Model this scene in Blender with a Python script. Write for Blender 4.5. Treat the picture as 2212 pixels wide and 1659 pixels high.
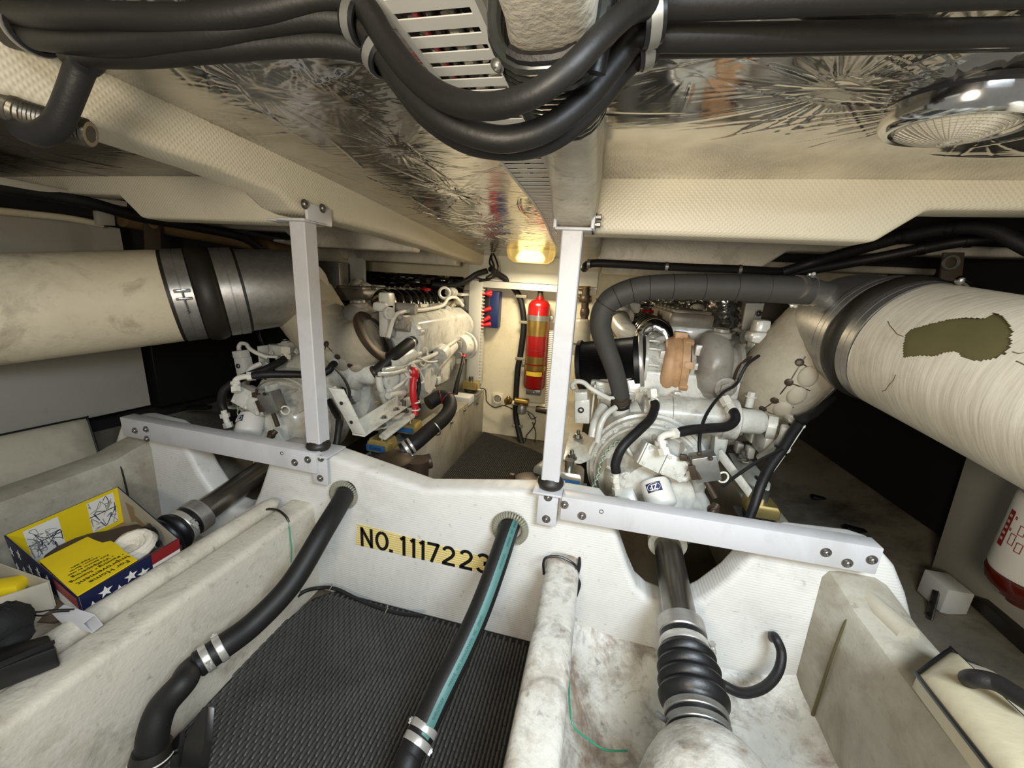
import bpy, bmesh, math, random
import numpy as np
from mathutils import Vector as V, Matrix
for o in list(bpy.data.objects): bpy.data.objects.remove(o)
S=bpy.context.scene; COL=S.collection
rnd=random.Random(7)
# ---------------------------------------------------------------- camera
FPX=831.0; pit,yaw,rol=[math.radians(a) for a in (14.2,12.4,3.7)]
FW=V((-math.sin(yaw)*math.cos(pit),math.cos(yaw)*math.cos(pit),-math.sin(pit)))
R0=V((math.cos(yaw),math.sin(yaw),0)); U0=R0.cross(FW)
RT=math.cos(rol)*R0+math.sin(rol)*U0; UP=-math.sin(rol)*R0+math.cos(rol)*U0
cam=bpy.data.cameras.new('camera'); camo=bpy.data.objects.new('camera',cam); COL.objects.link(camo)
cam.sensor_fit='HORIZONTAL'; cam.sensor_width=36; cam.lens=36*FPX/2212; cam.clip_start=.01
camo.matrix_world=Matrix(((RT.x,UP.x,-FW.x,0),(RT.y,UP.y,-FW.y,0),(RT.z,UP.z,-FW.z,0),(0,0,0,1)))
S.camera=camo
S.view_settings.view_transform='Standard'; S.view_settings.look='None'
S.view_settings.gamma=1; S.view_settings.use_curve_mapping=False
S.view_settings.exposure=0.0
# ---------------------------------------------------------------- light
w=bpy.data.worlds.new('world'); S.world=w; w.use_nodes=True
w.node_tree.nodes['Background'].inputs[0].default_value=(1.0,.965,.90,1)
w.node_tree.nodes['Background'].inputs[1].default_value=.30
def light(name,kind,loc,aim,power,col,**k):
    l=bpy.data.lights.new(name,kind); o=bpy.data.objects.new(name,l); COL.objects.link(o)
    o.location=loc; l.energy=power; l.color=col
    if aim is not None: o.rotation_euler=(V(aim)-V(loc)).to_track_quat('-Z','Y').to_euler()
    for a,b in k.items(): setattr(l,a,b)
    return o
# daylight through the open deck hatch above and behind the camera
light('hatch_daylight','AREA',(.60,-.30,.52),(.30,1.0,-1.0),47,(.80,.90,1.0),shape='RECTANGLE',size=.65,size_y=.42)
# warm cabin lamp behind the camera on the left
light('cabin_lamp','AREA',(-.10,-.55,.02),(.05,.7,.62),23,(1,.88,.70),shape='DISK',size=.35)
# ---------------------------------------------------------------- helpers
def ray(x,y): return ((x-1106)/FPX)*RT-((y-829.5)/FPX)*UP+FW
def A(x,y,Y): d=ray(x,y); return d*(Y/d.y)
def AX(x,y,X): d=ray(x,y); return d*(X/d.x)
def AZ(x,y,Z): d=ray(x,y); return d*(Z/d.z)
def CEIL(x,y,off=0.0): d=ray(x,y); return d*((.352-off)/(d.z+.049*d.y))
def dep(P): return V(P).dot(FW)
def px(n,P): return n*dep(P)/FPX          # length that shows n pixels at P
def lin(c): return tuple((x/12.92 if x<=.04045 else ((x+.055)/1.055)**2.4) for x in c)
class NT:
    def __init__(s,name):
        s.m=bpy.data.materials.new(name); s.m.use_nodes=True; s.t=s.m.node_tree; s.n=s.t.nodes
        s.b=s.n['Principled BSDF']; s.tc=s.n.new('ShaderNodeTexCoord').outputs['Object']
    def N(s,kind,**k):
        n=s.n.new('ShaderNode'+kind)
        for a,b in k.items():
            if a[0]=='_': setattr(n,a[1:],b)
            else: n.inputs[a.replace('_',' ')].default_value=b
        return n
    def L(s,a,b): s.t.links.new(a,b)
def ramp(t,fac,stops):
    r=t.N('ValToRGB'); e=r.color_ramp.elements
    while len(e)<len(stops): e.new(.5)
    for x,(p,c) in zip(e,stops):
        x.position=p; x.color=(*c,1) if len(c)==3 else c
    t.L(fac,r.inputs[0]); return r
MATS={}
def mat(name,col,rough=.5,metal=0.0,var=.0,vscale=6.0,spots=0.0,sscale=60.0,bump=0.0,bscale=80.0,bkind='noise',stretch=None,dirt=None,dscale=3.0,damt=.5,emit=None,spec=None,coat=0,trans=0):
    t=NT(name); c=lin(col); out=None
    co=t.tc
    if stretch:
        mp=t.N('Mapping',Scale=stretch); t.L(t.tc,mp.inputs[0]); co=mp.outputs[0]
    t.b.inputs['Roughness'].default_value=rough; t.b.inputs['Metallic'].default_value=metal
    t.b.inputs['Base Color'].default_value=(*c,1)
    if coat: t.b.inputs['Coat Weight'].default_value=coat
    if trans: t.b.inputs['Transmission Weight'].default_value=trans
    if spec is not None: t.b.inputs['Specular IOR Level'].default_value=spec
    if emit: t.b.inputs['Emission Color'].default_value=(*lin(emit[0]),1); t.b.inputs['Emission Strength'].default_value=emit[1]
    if var:
        n=t.N('TexNoise',Scale=vscale,Detail=6.0,Roughness=.65); t.L(co,n.inputs[0])
        out=ramp(t,n.outputs[0],[(.3,tuple(x*(1-var) for x in c)),(.62,c)]).outputs[0]
    if dirt:
        n=t.N('TexNoise',Scale=dscale,Detail=9.0,Roughness=.72); t.L(t.tc,n.inputs[0])
        r=ramp(t,n.outputs[0],[(.48,(0,0,0)),(.68,(damt,)*3)])
        mx=t.N('Mix',_data_type='RGBA'); t.L(r.outputs[0],mx.inputs[0])
        if out: t.L(out,mx.inputs[6])
        else: mx.inputs[6].default_value=(*c,1)
        mx.inputs[7].default_value=(*lin(dirt),1); out=mx.outputs[2]
    if spots:
        n=t.N('TexNoise',Scale=sscale,Detail=3.0,Roughness=.6); t.L(t.tc,n.inputs[0])
        r=ramp(t,n.outputs[0],[(.63,(0,0,0)),(.75,(spots*.8,)*3)])
        mx=t.N('Mix',_data_type='RGBA'); t.L(r.outputs[0],mx.inputs[0])
        if out: t.L(out,mx.inputs[6])
        else: mx.inputs[6].default_value=(*c,1)
        mx.inputs[7].default_value=(*lin((.23,.19,.15)),1); out=mx.outputs[2]
    if out: t.L(out,t.b.inputs['Base Color'])
    if bump:
        if bkind=='noise': n=t.N('TexNoise',Scale=bscale,Detail=4.0); t.L(co,n.inputs[0]); h=n.outputs[0]
        elif bkind=='weave':
            a=t.N('TexWave',Scale=bscale,Distortion=.6,_bands_direction='DIAGONAL'); t.L(co,a.inputs[0])
            mp=t.N('Mapping',Scale=(-1,-1,1)); t.L(co,mp.inputs[0])
            b=t.N('TexWave',Scale=bscale,Distortion=.6,_bands_direction='DIAGONAL'); t.L(mp.outputs[0],b.inputs[0])
            q=t.N('Math',_operation='MULTIPLY'); t.L(a.outputs[1],q.inputs[0]); t.L(b.outputs[1],q.inputs[1]); h=q.outputs[0]
        elif bkind=='rows':
            a=t.N('TexWave',Scale=bscale,Distortion=1.5,Detail=2.0,_bands_direction='Z'); t.L(co,a.inputs[0]); h=a.outputs[1]
        elif bkind=='crack':
            a=t.N('TexVoronoi',Scale=bscale,_feature='DISTANCE_TO_EDGE'); t.L(co,a.inputs[0]); h=a.outputs[0]
        bp=t.N('Bump',Strength=min(1,bump),Distance=.004); t.L(h,bp.inputs['Height']); t.L(bp.outputs[0],t.b.inputs['Normal'])
    MATS[name]=t.m; return t.m
mat('gelcoat',(.81,.785,.72),.42,var=.12,vscale=5,spots=.5,sscale=40,bump=.4,bscale=100,dirt=(.56,.51,.42),dscale=4,damt=.55)
mat('gelcoat_rows',(.86,.855,.83),.42,var=.10,vscale=6,spots=.4,sscale=42,bump=.12,bscale=36,bkind='rows')
mat('gelcoat_weave',(.815,.785,.70),.4,var=.06,vscale=4,spots=.15,sscale=30,bump=.22,bscale=52,bkind='weave')
mat('gelcoat_bilge',(.84,.83,.79),.36,var=.2,vscale=7,spots=.7,sscale=34,bump=.5,bscale=60,dirt=(.50,.43,.33),dscale=6,damt=.8)
mat('bilge_dark',(.34,.31,.25),.5,var=.35,vscale=5,dirt=(.14,.12,.10),dscale=5,damt=.8)  # oil-stained bilge, base darkened to stand in for shade under the engines
mat('hull_dirt_shade',(.55,.52,.45),.5,var=.25,vscale=5,spots=.4,sscale=30,bump=.3,bscale=60,dirt=(.22,.19,.15),dscale=3.5,damt=.8)  # dirty hull, its base colour lowered to paint in the shade on the flank
mat('gelcoat_grey',(.70,.68,.62),.45,var=.14,vscale=4,spots=.4,sscale=40,bump=.3,bscale=90,dirt=(.42,.38,.30),dscale=3,damt=.5)
mat('panel_grey',(.68,.665,.62),.55,var=.08,vscale=3,spots=.15,sscale=25)
mat('panel_cream',(.90,.865,.75),.5,var=.06,vscale=5,spots=.25,sscale=50,dirt=(.66,.58,.42),dscale=3,damt=.35)
mat('panel_white',(.83,.83,.80),.45,var=.06,vscale=5)
mat('aluminium_paint',(.77,.77,.775),.38,var=.04,vscale=14,spots=.12,sscale=60)
mat('engine_white',(.83,.83,.795),.28,var=.10,vscale=12,spots=.3,sscale=70,dirt=(.50,.47,.40),dscale=10,damt=.5,coat=.25)
mat('engine_dull',(.60,.585,.545),.33,var=.14,vscale=10,spots=.3,sscale=60,dirt=(.36,.33,.27),dscale=9,damt=.5)
mat('engine_rocker',(.50,.48,.43),.38,var=.25,vscale=14,dirt=(.30,.27,.22),dscale=12,damt=.6)
mat('tan',(.80,.64,.48),.5,var=.18,vscale=12,dirt=(.50,.36,.24),dscale=10,damt=.5)
mat('lagging',(.88,.835,.72),.6,var=.10,vscale=5,spots=.2,sscale=30,bump=.4,bscale=60,dirt=(.60,.55,.45),dscale=3.5,damt=.45)
mat('lagging_smear',(.80,.77,.70),.5,var=.14,vscale=1.2,stretch=(5,55,5),bump=.35,bscale=1.5,dirt=(.60,.55,.47),dscale=3,damt=.5)
mat('lagging_cloth',(.70,.665,.585),.75,var=.12,vscale=7,bump=.6,bscale=45,dirt=(.52,.48,.40),dscale=5,damt=.5)
mat('olive',(.36,.335,.20),.7,var=.2,vscale=9)
mat('steel',(.72,.71,.69),.38,.82,var=.22,vscale=9,stretch=(1,7,7),bump=.05,bscale=60)
mat('shaft_steel',(.50,.48,.45),.27,.9,var=.15,vscale=8)
mat('chrome',(.80,.80,.79),.12,1.0,var=.2,vscale=30)
mat('black_chrome',(.22,.22,.22),.14,.9)
mat('sleeve_gloss',(.16,.17,.16),.22,spec=.5)
mat('conduit_metal',(.42,.40,.36),.35,.85,var=.3,vscale=40)
mat('band_bright',(.82,.81,.78),.32,.6,var=.15,vscale=40)
mat('galv',(.62,.62,.60),.4,.8,var=.2,vscale=20)
mat('bolt_steel',(.55,.54,.52),.3,.9)
mat('rubber',(.115,.112,.11),.5,var=.3,vscale=20,bump=.15,bscale=200,spec=.35)
mat('hose_dark',(.09,.086,.079),.5,var=.2,vscale=10,bump=.1,bscale=150,spec=.35)
mat('rubber_matte',(.098,.095,.09),.55,var=.2,vscale=10,bump=.1,bscale=150,spec=.4)
mat('rubber_grey',(.27,.265,.25),.62,var=.2,vscale=8,bump=.2,bscale=140)
mat('rubber_bellows',(.06,.062,.068),.42,bump=.1,bscale=120)
mat('rubber_brown',(.145,.13,.105),.5,var=.35,vscale=12)
mat('black_plastic',(.07,.07,.07),.35)
mat('black_matte',(.035,.034,.033),.8,bump=.3,bscale=150)
mat('tank_black',(.085,.083,.078),.5,var=.2,vscale=4)
mat('dark_void',(.11,.10,.085),.8,var=.3,vscale=5)
mat('dark_wood',(.27,.23,.17),.7,var=.3,vscale=7)
mat('copper_pipe',(.52,.43,.30),.4,.3,var=.3,vscale=12)
mat('teal',(.29,.47,.45),.5,var=.1,vscale=20)
mat('teal_print',(.12,.27,.27),.6)
mat('ink',(.055,.055,.06),.5)
mat('tape',(.90,.82,.54),.5,var=.10,vscale=16,bump=.3,bscale=34,bkind='rows')
mat('mat_grey',(.29,.285,.27),.42,var=.22,vscale=16)
mat('mat_dark',(.13,.127,.12),.55,var=.25,vscale=14)
mat('mat_under',(.06,.058,.055),.8)
mat('gold',(.80,.72,.46),.3,.8,var=.25,vscale=18)
mat('silver_box',(.78,.76,.70),.25,.9,var=.2,vscale=15)
mat('blue_tape',(.16,.36,.55),.5,var=.1,vscale=20)
mat('blue_box',(.08,.16,.36),.4)
mat('navy',(.09,.12,.27),.55,var=.2,vscale=20)
mat('red',(.60,.06,.055),.3,var=.08,vscale=8,coat=.4)
mat('red_cap',(.78,.13,.17),.4)
mat('red_dull',(.55,.13,.14),.5,var=.2,vscale=20)
mat('brass',(.66,.55,.30),.32,.85,var=.2,vscale=20)
mat('bronze',(.30,.25,.20),.45,.4,var=.35,vscale=14)
mat('yellow',(.90,.79,.08),.55,var=.12,vscale=9)
mat('yellow_plate',(.86,.76,.2),.5)
mat('card_white',(.74,.71,.63),.6,var=.12,vscale=10)
mat('card_brown',(.60,.50,.36),.7)
mat('print_grey',(.55,.54,.50),.6)
mat('paper_white',(.88,.87,.84),.6)
mat('rag',(.84,.81,.74),.8,bump=.5,bscale=60)
mat('vinyl_cream',(.78,.74,.62),.42,var=.1,vscale=6,bump=.25,bscale=40,dirt=(.6,.54,.42),dscale=4,damt=.5)
mat('vinyl_white',(.72,.695,.62),.4,var=.12,vscale=6,bump=.5,bscale=18,dirt=(.45,.41,.33),dscale=4,damt=.4)
mat('grommet',(.55,.54,.47),.45,var=.1,vscale=10)
mat('green_wire',(.20,.55,.42),.45)
mat('white_wire',(.86,.85,.80),.4)
mat('amber',(.36,.10,.04),.12,trans=.25)
mat('filter_white',(.86,.85,.82),.4)
mat('foam_brown',(.33,.27,.20),.8,var=.2,vscale=10)
mat('rust',(.45,.25,.12),.8,var=.4,vscale=30)
mat('conduit_white',(.86,.85,.80),.45)
mat('glass_grey',(.72,.70,.64),.18,var=.1,vscale=60,coat=.5)
mat('lamp_lit',(1,.93,.72),.4,emit=((1,.90,.62),7.0))
mat('lamp_frost',(.95,.89,.68),.4,trans=.55)
mat('duct_grey',(.80,.80,.78),.4,var=.06,vscale=10)
mat('zf_blue',(.12,.15,.34),.4)
def stain(name,col,scale,lo,hi,amt):
    m=MATS[name]; t=m.node_tree; b=t.nodes['Principled BSDF']; src=b.inputs['Base Color'].links[0].from_socket
    tc=t.nodes.new('ShaderNodeTexCoord'); n=t.nodes.new('ShaderNodeTexNoise'); n.inputs['Scale'].default_value=scale; n.inputs['Detail'].default_value=7; n.inputs['Roughness'].default_value=.7; n.inputs['Distortion'].default_value=.6
    t.links.new(tc.outputs['Object'],n.inputs[0]); r=t.nodes.new('ShaderNodeValToRGB'); r.color_ramp.elements[0].position=lo-.075; r.color_ramp.elements[1].position=hi-.085; r.color_ramp.elements[1].color=(amt,amt,amt,1); r.color_ramp.elements[0].color=(0,0,0,1)
    t.links.new(n.outputs[0],r.inputs[0]); mx=t.nodes.new('ShaderNodeMix'); mx.data_type='RGBA'; t.links.new(r.outputs[0],mx.inputs[0]); t.links.new(src,mx.inputs[6]); mx.inputs[7].default_value=(*lin(col),1); t.links.new(mx.outputs[2],b.inputs['Base Color'])
stain('gelcoat_bilge',(.44,.30,.17),3.1,.60,.72,.75); stain('gelcoat_bilge',(.36,.34,.31),14,.58,.72,.45)
stain('gelcoat',(.40,.38,.34),9,.62,.76,.4); stain('gelcoat_rows',(.60,.57,.52),4,.60,.78,.3); stain('gelcoat_grey',(.45,.40,.31),2.4,.52,.7,.5)
stain('engine_white',(.38,.35,.30),16,.62,.72,.35); stain('lagging',(.50,.44,.34),5,.58,.72,.5); stain('lagging_smear',(.86,.84,.78),7,.5,.7,.4); stain('mat_grey',(.16,.15,.14),3,.5,.7,.5); stain('aluminium_paint',(.6,.59,.56),5,.58,.75,.3)
def foil_mat(name,base,rough,amt):
    t=NT(name); t.b.inputs['Metallic'].default_value=.93
    n0=t.N('TexNoise',Scale=5.0,Detail=5.0); t.L(t.tc,n0.inputs[0])
    c=lin(base); t.L(ramp(t,n0.outputs[0],[(.35,tuple(x*.62 for x in c)),(.6,c)]).outputs[0],t.b.inputs['Base Color'])
    t.L(ramp(t,n0.outputs[0],[(.35,(rough*.7,)*3),(.65,(rough*1.5,)*3)]).outputs[0],t.b.inputs['Roughness'])
    mp=t.N('Mapping',Scale=(14,40,20),Rotation=(0,0,.5)); t.L(t.tc,mp.inputs[0])
    a=t.N('TexNoise',Scale=1.0,Detail=5.0,Distortion=1.2,_noise_type='RIDGED_MULTIFRACTAL'); t.L(mp.outputs[0],a.inputs[0])
    bp=t.N('Bump',Strength=amt,Distance=.004); t.L(a.outputs[0],bp.inputs['Height']); t.L(bp.outputs[0],t.b.inputs['Normal'])
    MATS[name]=t.m
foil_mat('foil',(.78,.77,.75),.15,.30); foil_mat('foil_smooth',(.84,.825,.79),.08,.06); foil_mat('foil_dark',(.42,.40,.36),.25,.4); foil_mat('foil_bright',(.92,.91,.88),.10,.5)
def sink(P): return V(P)
class G:
    "collects shapes, then links them as one mesh object"
    def __init__(s): s.v=[]; s.f=[]
    def add(s,vs,fs):
        k=len(s.v); s.v+= [tuple(p) for p in vs]; s.f+=[tuple(i+k for i in q) for q in fs]; return s
    def bm(s,b):
        b.verts.ensure_lookup_table(); b.verts.index_update()
        s.add([v.co for v in b.verts],[[v.index for v in f.verts] for f in b.faces]); b.free(); return s
    def box(s,c,size,rot=None,bev=0.0,seg=2):
        b=bmesh.new(); bmesh.ops.create_cube(b,size=1.0)
        for v in b.verts: v.co=V((v.co.x*size[0],v.co.y*size[1],v.co.z*size[2]))
        if bev: bmesh.ops.bevel(b,geom=b.edges[:],offset=min(bev,min(size)*.45),segments=seg,affect='EDGES',profile=.5)
        for v in b.verts: v.co=(rot@v.co if rot else v.co)+V(c)
        return s.bm(b)
    def box2(s,a,c,bev=0.0): 
        a=V(a);c=V(c); return s.box((a+c)/2,[abs(c[i]-a[i]) for i in range(3)],bev=bev)
    def prism(s,poly,vec,bev=0.0,seg=2):
        b=bmesh.new(); vs=[b.verts.new(V(p)) for p in poly]; f=b.faces.new(vs)
        r=bmesh.ops.extrude_face_region(b,geom=[f]); 
        for e in r['geom']:
            if isinstance(e,bmesh.types.BMVert): e.co+=V(vec)
        bmesh.ops.recalc_face_normals(b,faces=b.faces[:])
        if bev: bmesh.ops.bevel(b,geom=b.edges[:],offset=bev,segments=seg,affect='EDGES',profile=.5)
        return s.bm(b)
    def loft(s,rings,caps=True,closed=True):
        n=len(rings[0]); vs=[p for r in rings for p in r]; fs=[]
        for i in range(len(rings)-1):
            for j in range(n if closed else n-1):
                a=i*n+j; c=i*n+(j+1)%n; fs.append((a,c,c+n,a+n))
        if caps and closed: fs.append(tuple(range(n))[::-1]); fs.append(tuple(range((len(rings)-1)*n,len(rings)*n)))
        return s.add(vs,fs)
    def lathe(s,o,axis,prof,seg=24,caps=True,ref=None,sq=1.0):
        ax=V(axis).normalized(); q=ref or (V((0,0,1)) if abs(ax.z)<.9 else V((1,0,0))); u=(q-ax*q.dot(ax)).normalized(); w_=ax.cross(u); o=V(o)
        return s.loft([[o+ax*t+(u*math.cos(2*math.pi*j/seg)+w_*math.sin(2*math.pi*j/seg)*sq)*max(r,1e-5) for j in range(seg)] for t,r in prof],caps)
    def cyl(s,a,b,r,r2=None,seg=20,bev=0.0):
        a=V(a);b=V(b); L=(b-a).length; r2=r if r2 is None else r2
        pr=[(0,r),(L,r2)] if not bev else [(0,r-bev),(bev,r),(L-bev,r2),(L,r2-bev)]
        return s.lathe(a,b-a,pr,seg)
    def tube(s,pts,r,seg=14,n=8,caps=True,smooth=True):
        pts=[V(p) for p in pts]; rs=list(r) if isinstance(r,(list,tuple)) else [r]*len(pts)
        if smooth and len(pts)>2: pts,rs=spline(pts,rs,n)
        return s.loft(frames(pts,rs,seg),caps)
    def ell(s,c,rad,seg=20,rot=None):
        b=bmesh.new(); bmesh.ops.create_uvsphere(b,u_segments=seg,v_segments=max(8,seg//2),radius=1)
        for v in b.verts:
            p=V((v.co.x*rad[0],v.co.y*rad[1],v.co.z*rad[2])); v.co=(rot@p if rot else p)+V(c)
        return s.bm(b)
    def torus(s,c,axis,R,r,seg=28,k=8,wob=0,nw=0,a0=0.0,a1=2*math.pi):
        ax=V(axis).normalized(); q=V((0,0,1)) if abs(ax.z)<.9 else V((0,1,0)); u=(q-ax*q.dot(ax)).normalized(); w_=ax.cross(u); c=V(c)
        full=abs(a1-a0-2*math.pi)<1e-4; m=seg if full else seg+1; rings=[]
        for i in range(m):
            a=a0+(a1-a0)*i/seg; d=u*math.cos(a)+w_*math.sin(a); rr=r*(1+wob*(i%2))
            rings.append([c+d*(R+rr*math.cos(2*math.pi*j/k))+ax*rr*math.sin(2*math.pi*j/k) for j in range(k)])
        if full: rings.append(rings[0]); return s.loft(rings,False)
        return s.loft(rings,True)
    def hexbolt(s,p,axis,r,h):
        s.lathe(p,axis,[(0,r*1.5),(h*.22,r*1.5)],18); p2=V(p)+V(axis).normalized()*h*.22
        return s.lathe(p2,axis,[(0,r),(h*.72,r),(h*.8,r*.85)],6)
    def button(s,p,axis,r,h):
        s.lathe(p,axis,[(0,r*1.55),(h*.2,r*1.55)],18); p2=V(p)+V(axis).normalized()*h*.2
        return s.lathe(p2,axis,[(0,r),(h*.35,r*.97),(h*.7,r*.7),(h*.8,r*.42),(h*.45,r*.38),(h*.45,0)],16,False)
    def build(s,name,m,parent=None,label=None,kind=None,ang=38,cat=None,group=None):
        me=bpy.data.meshes.new(name)
        vs=np.array(s.v,dtype=np.float64)
        lo=vs.min(0); hi=vs.max(0); c=V(((lo[0]+hi[0])/2,(lo[1]+hi[1])/2,lo[2]))
        me.from_pydata([tuple(p) for p in vs-np.array(c)],[],s.f)
        fix(me,ang)
        me.materials.append(MATS[m])
        return link(name,me,c,parent,label,kind,cat,group)
def fix(me,ang):
    b=bmesh.new(); b.from_mesh(me); bmesh.ops.recalc_face_normals(b,faces=b.faces[:]); b.to_mesh(me); b.free()
    me.polygons.foreach_set('use_smooth',[True]*len(me.polygons)); me.set_sharp_from_angle(angle=math.radians(ang))
def link(name,me,c,parent=None,label=None,kind=None,cat=None,group=None):
    o=bpy.data.objects.new(name,me); COL.objects.link(o); 
    o['wloc']=tuple(c)
    if parent is not None:
        o.parent=parent; o.location=V(c)-V(parent['wloc'])
    else: o.location=c
    if label: o['label']=label
    if kind: o['kind']=kind
    if cat: o['category']=cat
    if group: o['group']=group
    return o
def thing(name,label,cat,loc,group=None):
    o=bpy.data.objects.new(name,None); COL.objects.link(o); o.empty_display_size=.05
    o.location=loc; o['wloc']=tuple(loc); o['label']=label; o['category']=cat
    if group: o['group']=group
    return o
def spline(pts,rs,n):
    P=[pts[0]*2-pts[1]]+pts+[pts[-1]*2-pts[-2]]; R_=[rs[0]]+list(rs)+[rs[-1]]; o=[];q=[]
    for i in range(1,len(P)-2):
        for k in range(n):
            t=k/n; a,b,c,d=P[i-1],P[i],P[i+1],P[i+2]
            o.append(.5*((2*b)+(c-a)*t+(2*a-5*b+4*c-d)*t*t+(3*b-a-3*c+d)*t**3)); q.append(R_[i]*(1-t)+R_[i+1]*t)
    o.append(pts[-1]); q.append(rs[-1]); return o,q
def frames(pts,rs,seg):
    n=len(pts); T=[(pts[min(i+1,n-1)]-pts[max(i-1,0)]).normalized() for i in range(n)]
    u=T[0].orthogonal().normalized(); rings=[]
    for i in range(n):
        u=(u-T[i]*u.dot(T[i])).normalized(); w_=T[i].cross(u)
        rings.append([pts[i]+(u*math.cos(2*math.pi*j/seg)+w_*math.sin(2*math.pi*j/seg))*rs[i] for j in range(seg)])
    return rings
def kids(o): return [c for c in bpy.data.objects if c.parent==o]
def copy_tree(o,d,label=None,parent=None):
    c=o.copy(); COL.objects.link(c)
    if parent is None: c.location=o.location+V(d); c['wloc']=tuple(c.location)
    else: c.parent=parent; 
    if label: c['label']=label
    for k in CH.get(o.name,[]): copy_tree(k,d,None,c)
    return c
CH={}
def index_children():
    CH.clear()
    for o in bpy.data.objects:
        if o.parent: CH.setdefault(o.parent.name,[]).append(o)
def text(name,body,loc,right,up,size,m,parent=None,off=0.0,ext=.0004,align='CENTER',sx=1.0,space=1.0):
    cu=bpy.data.curves.new(name,'FONT'); cu.body=body; cu.size=size; cu.extrude=ext; cu.offset=off; cu.align_x=align; cu.align_y='CENTER'; cu.space_character=space; cu.resolution_u=3
    tmp=bpy.data.objects.new('t',cu); COL.objects.link(tmp); bpy.context.view_layer.update()
    me=bpy.data.meshes.new_from_object(tmp.evaluated_get(bpy.context.evaluated_depsgraph_get())); bpy.data.objects.remove(tmp)
    r=V(right).normalized(); u=V(up); u=(u-r*u.dot(r)).normalized(); n=r.cross(u)
    for v in me.vertices:
        p=v.co; v.co=r*p.x*sx+u*p.y+n*p.z
    me.materials.clear(); me.materials.append(MATS[m])
    return link(name,me,V(loc),parent)
def clamp(c,axis,r,wd,parent,name='hose_clamp',m='band_bright',screw=None,double=False):
    "worm-drive band clamp: band, ridges and a screw housing"
    ax=V(axis).normalized(); c=V(c); g=G(); e=r*.045
    g.lathe(c-ax*wd/2,ax,[(0,r),(0,r+e),(wd*.12,r+e*1.5),(wd*.5,r+e*1.2),(wd*.88,r+e*1.5),(wd,r+e),(wd,r)],32,False)
    o=g.build(name,m,parent)
    if screw is not None:
        d=V(screw); d=(d-ax*d.dot(ax)).normalized(); t=ax.cross(d)
        p=c+d*(r+e+r*.07); s=max(r*.12,.003)
        h=G().box(p,(s*2.2,wd*.9,s*1.6),rot=Matrix((t,ax,d)).transposed(),bev=s*.2).cyl(p-t*s*2.2+d*s*.3,p+t*s*2.0+d*s*.3,s*.75,seg=10)
        h.lathe(p+t*s*2.0+d*s*.3,t,[(0,s*1.05),(s*.9,s*1.05)],6); h.build('screw_housing',m,o)
    return o
# ================================================================ the setting
CX=-.53
def mir(x): return 2*CX-x
def ceil_z(Y): return .352-.049*Y
def foil_sheet(name,x0,x1,y0,y1,pins,m,seed,lines=60,amp=1.0,nx=260,ny=360,lane=None):
    "ceiling foil as a displaced sheet: star creases around each pin, straight folds between"
    g=np.random.default_rng(seed)
    xs=np.linspace(x0,x1,nx); ys=np.linspace(y0,y1,ny); X,Y=np.meshgrid(xs,ys)
    H=np.zeros_like(X)
    for (pxx,pyy,k,R,a) in pins:
        r0=np.hypot(X-pxx,Y-pyy)
        for q in range(int(k)):
            th=2*math.pi*(q+g.random()*.8)/k; st=.018+.03*g.random(); L=R*(.35+.9*g.random()**1.4); wd=.0013+.0016*g.random()
            m_=(np.abs(X-pxx)<st+L)&(np.abs(Y-pyy)<st+L)
            if not m_.any(): continue
            dx=X[m_]-pxx; dy=Y[m_]-pyy; u=dx*math.cos(th)+dy*math.sin(th)-st; v=-dx*math.sin(th)+dy*math.cos(th)+.6*g.normal()*u*u
            H[m_]+=a*(.4+.6*g.random())*g.choice([1,1,-1])*np.exp(-(v/(wd*(1+u/L*1.2)))**2)*np.clip(u/.02,0,1)*np.clip(1-(u/L),0,1)**.7*(u>0)
        H-=a*1.6*np.exp(-(r0/.022)**2)
    for i in range(lines):
        cx=x0+g.random()*(x1-x0); cy=y0+g.random()*(y1-y0)
        an=(g.normal()*.35+(lane if lane is not None else g.random()*3.14)); L=.04+.16*g.random()**2; wd=.0022+.003*g.random()
        u=(X-cx)*math.cos(an)+(Y-cy)*math.sin(an); v=-(X-cx)*math.sin(an)+(Y-cy)*math.cos(an)+.1*g.normal()*u*u/L
        H+=amp*.0016*g.choice([-1,1])*np.exp(-(v/wd)**2)*np.clip(1-(np.abs(u)/L)**2,0,1)
    # slow billow of the loose foil
    for i in range(6):
        fx,fy=g.normal()*9,g.normal()*6; H+=.0008*amp*np.sin(fx*X+fy*Y+g.random()*6)
    Z=ceil_z(Y)-.002-H
    vs=np.stack([X,Y,Z],-1).reshape(-1,3)
    i=np.arange((ny-1)*(nx-1)); r=i//(nx-1); c=i%(nx-1); a=r*nx+c
    fs=np.stack([a,a+nx,a+nx+1,a+1],-1)
    me=bpy.data.meshes.new(name); me.vertices.add(len(vs)); me.vertices.foreach_set('co',vs.ravel())
    me.loops.add(fs.size); me.loops.foreach_set('vertex_index',fs.ravel().astype(np.int32))
    me.polygons.add(len(fs)); me.polygons.foreach_set('loop_start',np.arange(0,fs.size,4).astype(np.int32))
    me.update(calc_edges=True); me.polygons.foreach_set('use_smooth',[True]*len(fs)); me.materials.append(MATS[m])
    return link(name,me,V((0,0,0)),CEILING)
def slab(poly,dz):  # not used by the foil itself
    return [(x,y,ceil_z(y)+dz) for x,y in poly]
CEILING=G().prism(slab([(-2.4,.12),(1.7,.12),(1.7,3.1),(-2.4,3.1)],.012),(0,0,.06)).build('ceiling','dark_void',kind='structure')
CEILING['label']='low engine room deckhead lined with silver insulation foil'
def pin(x,y): p=CEIL(x,y); return p.x,p.y
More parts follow.
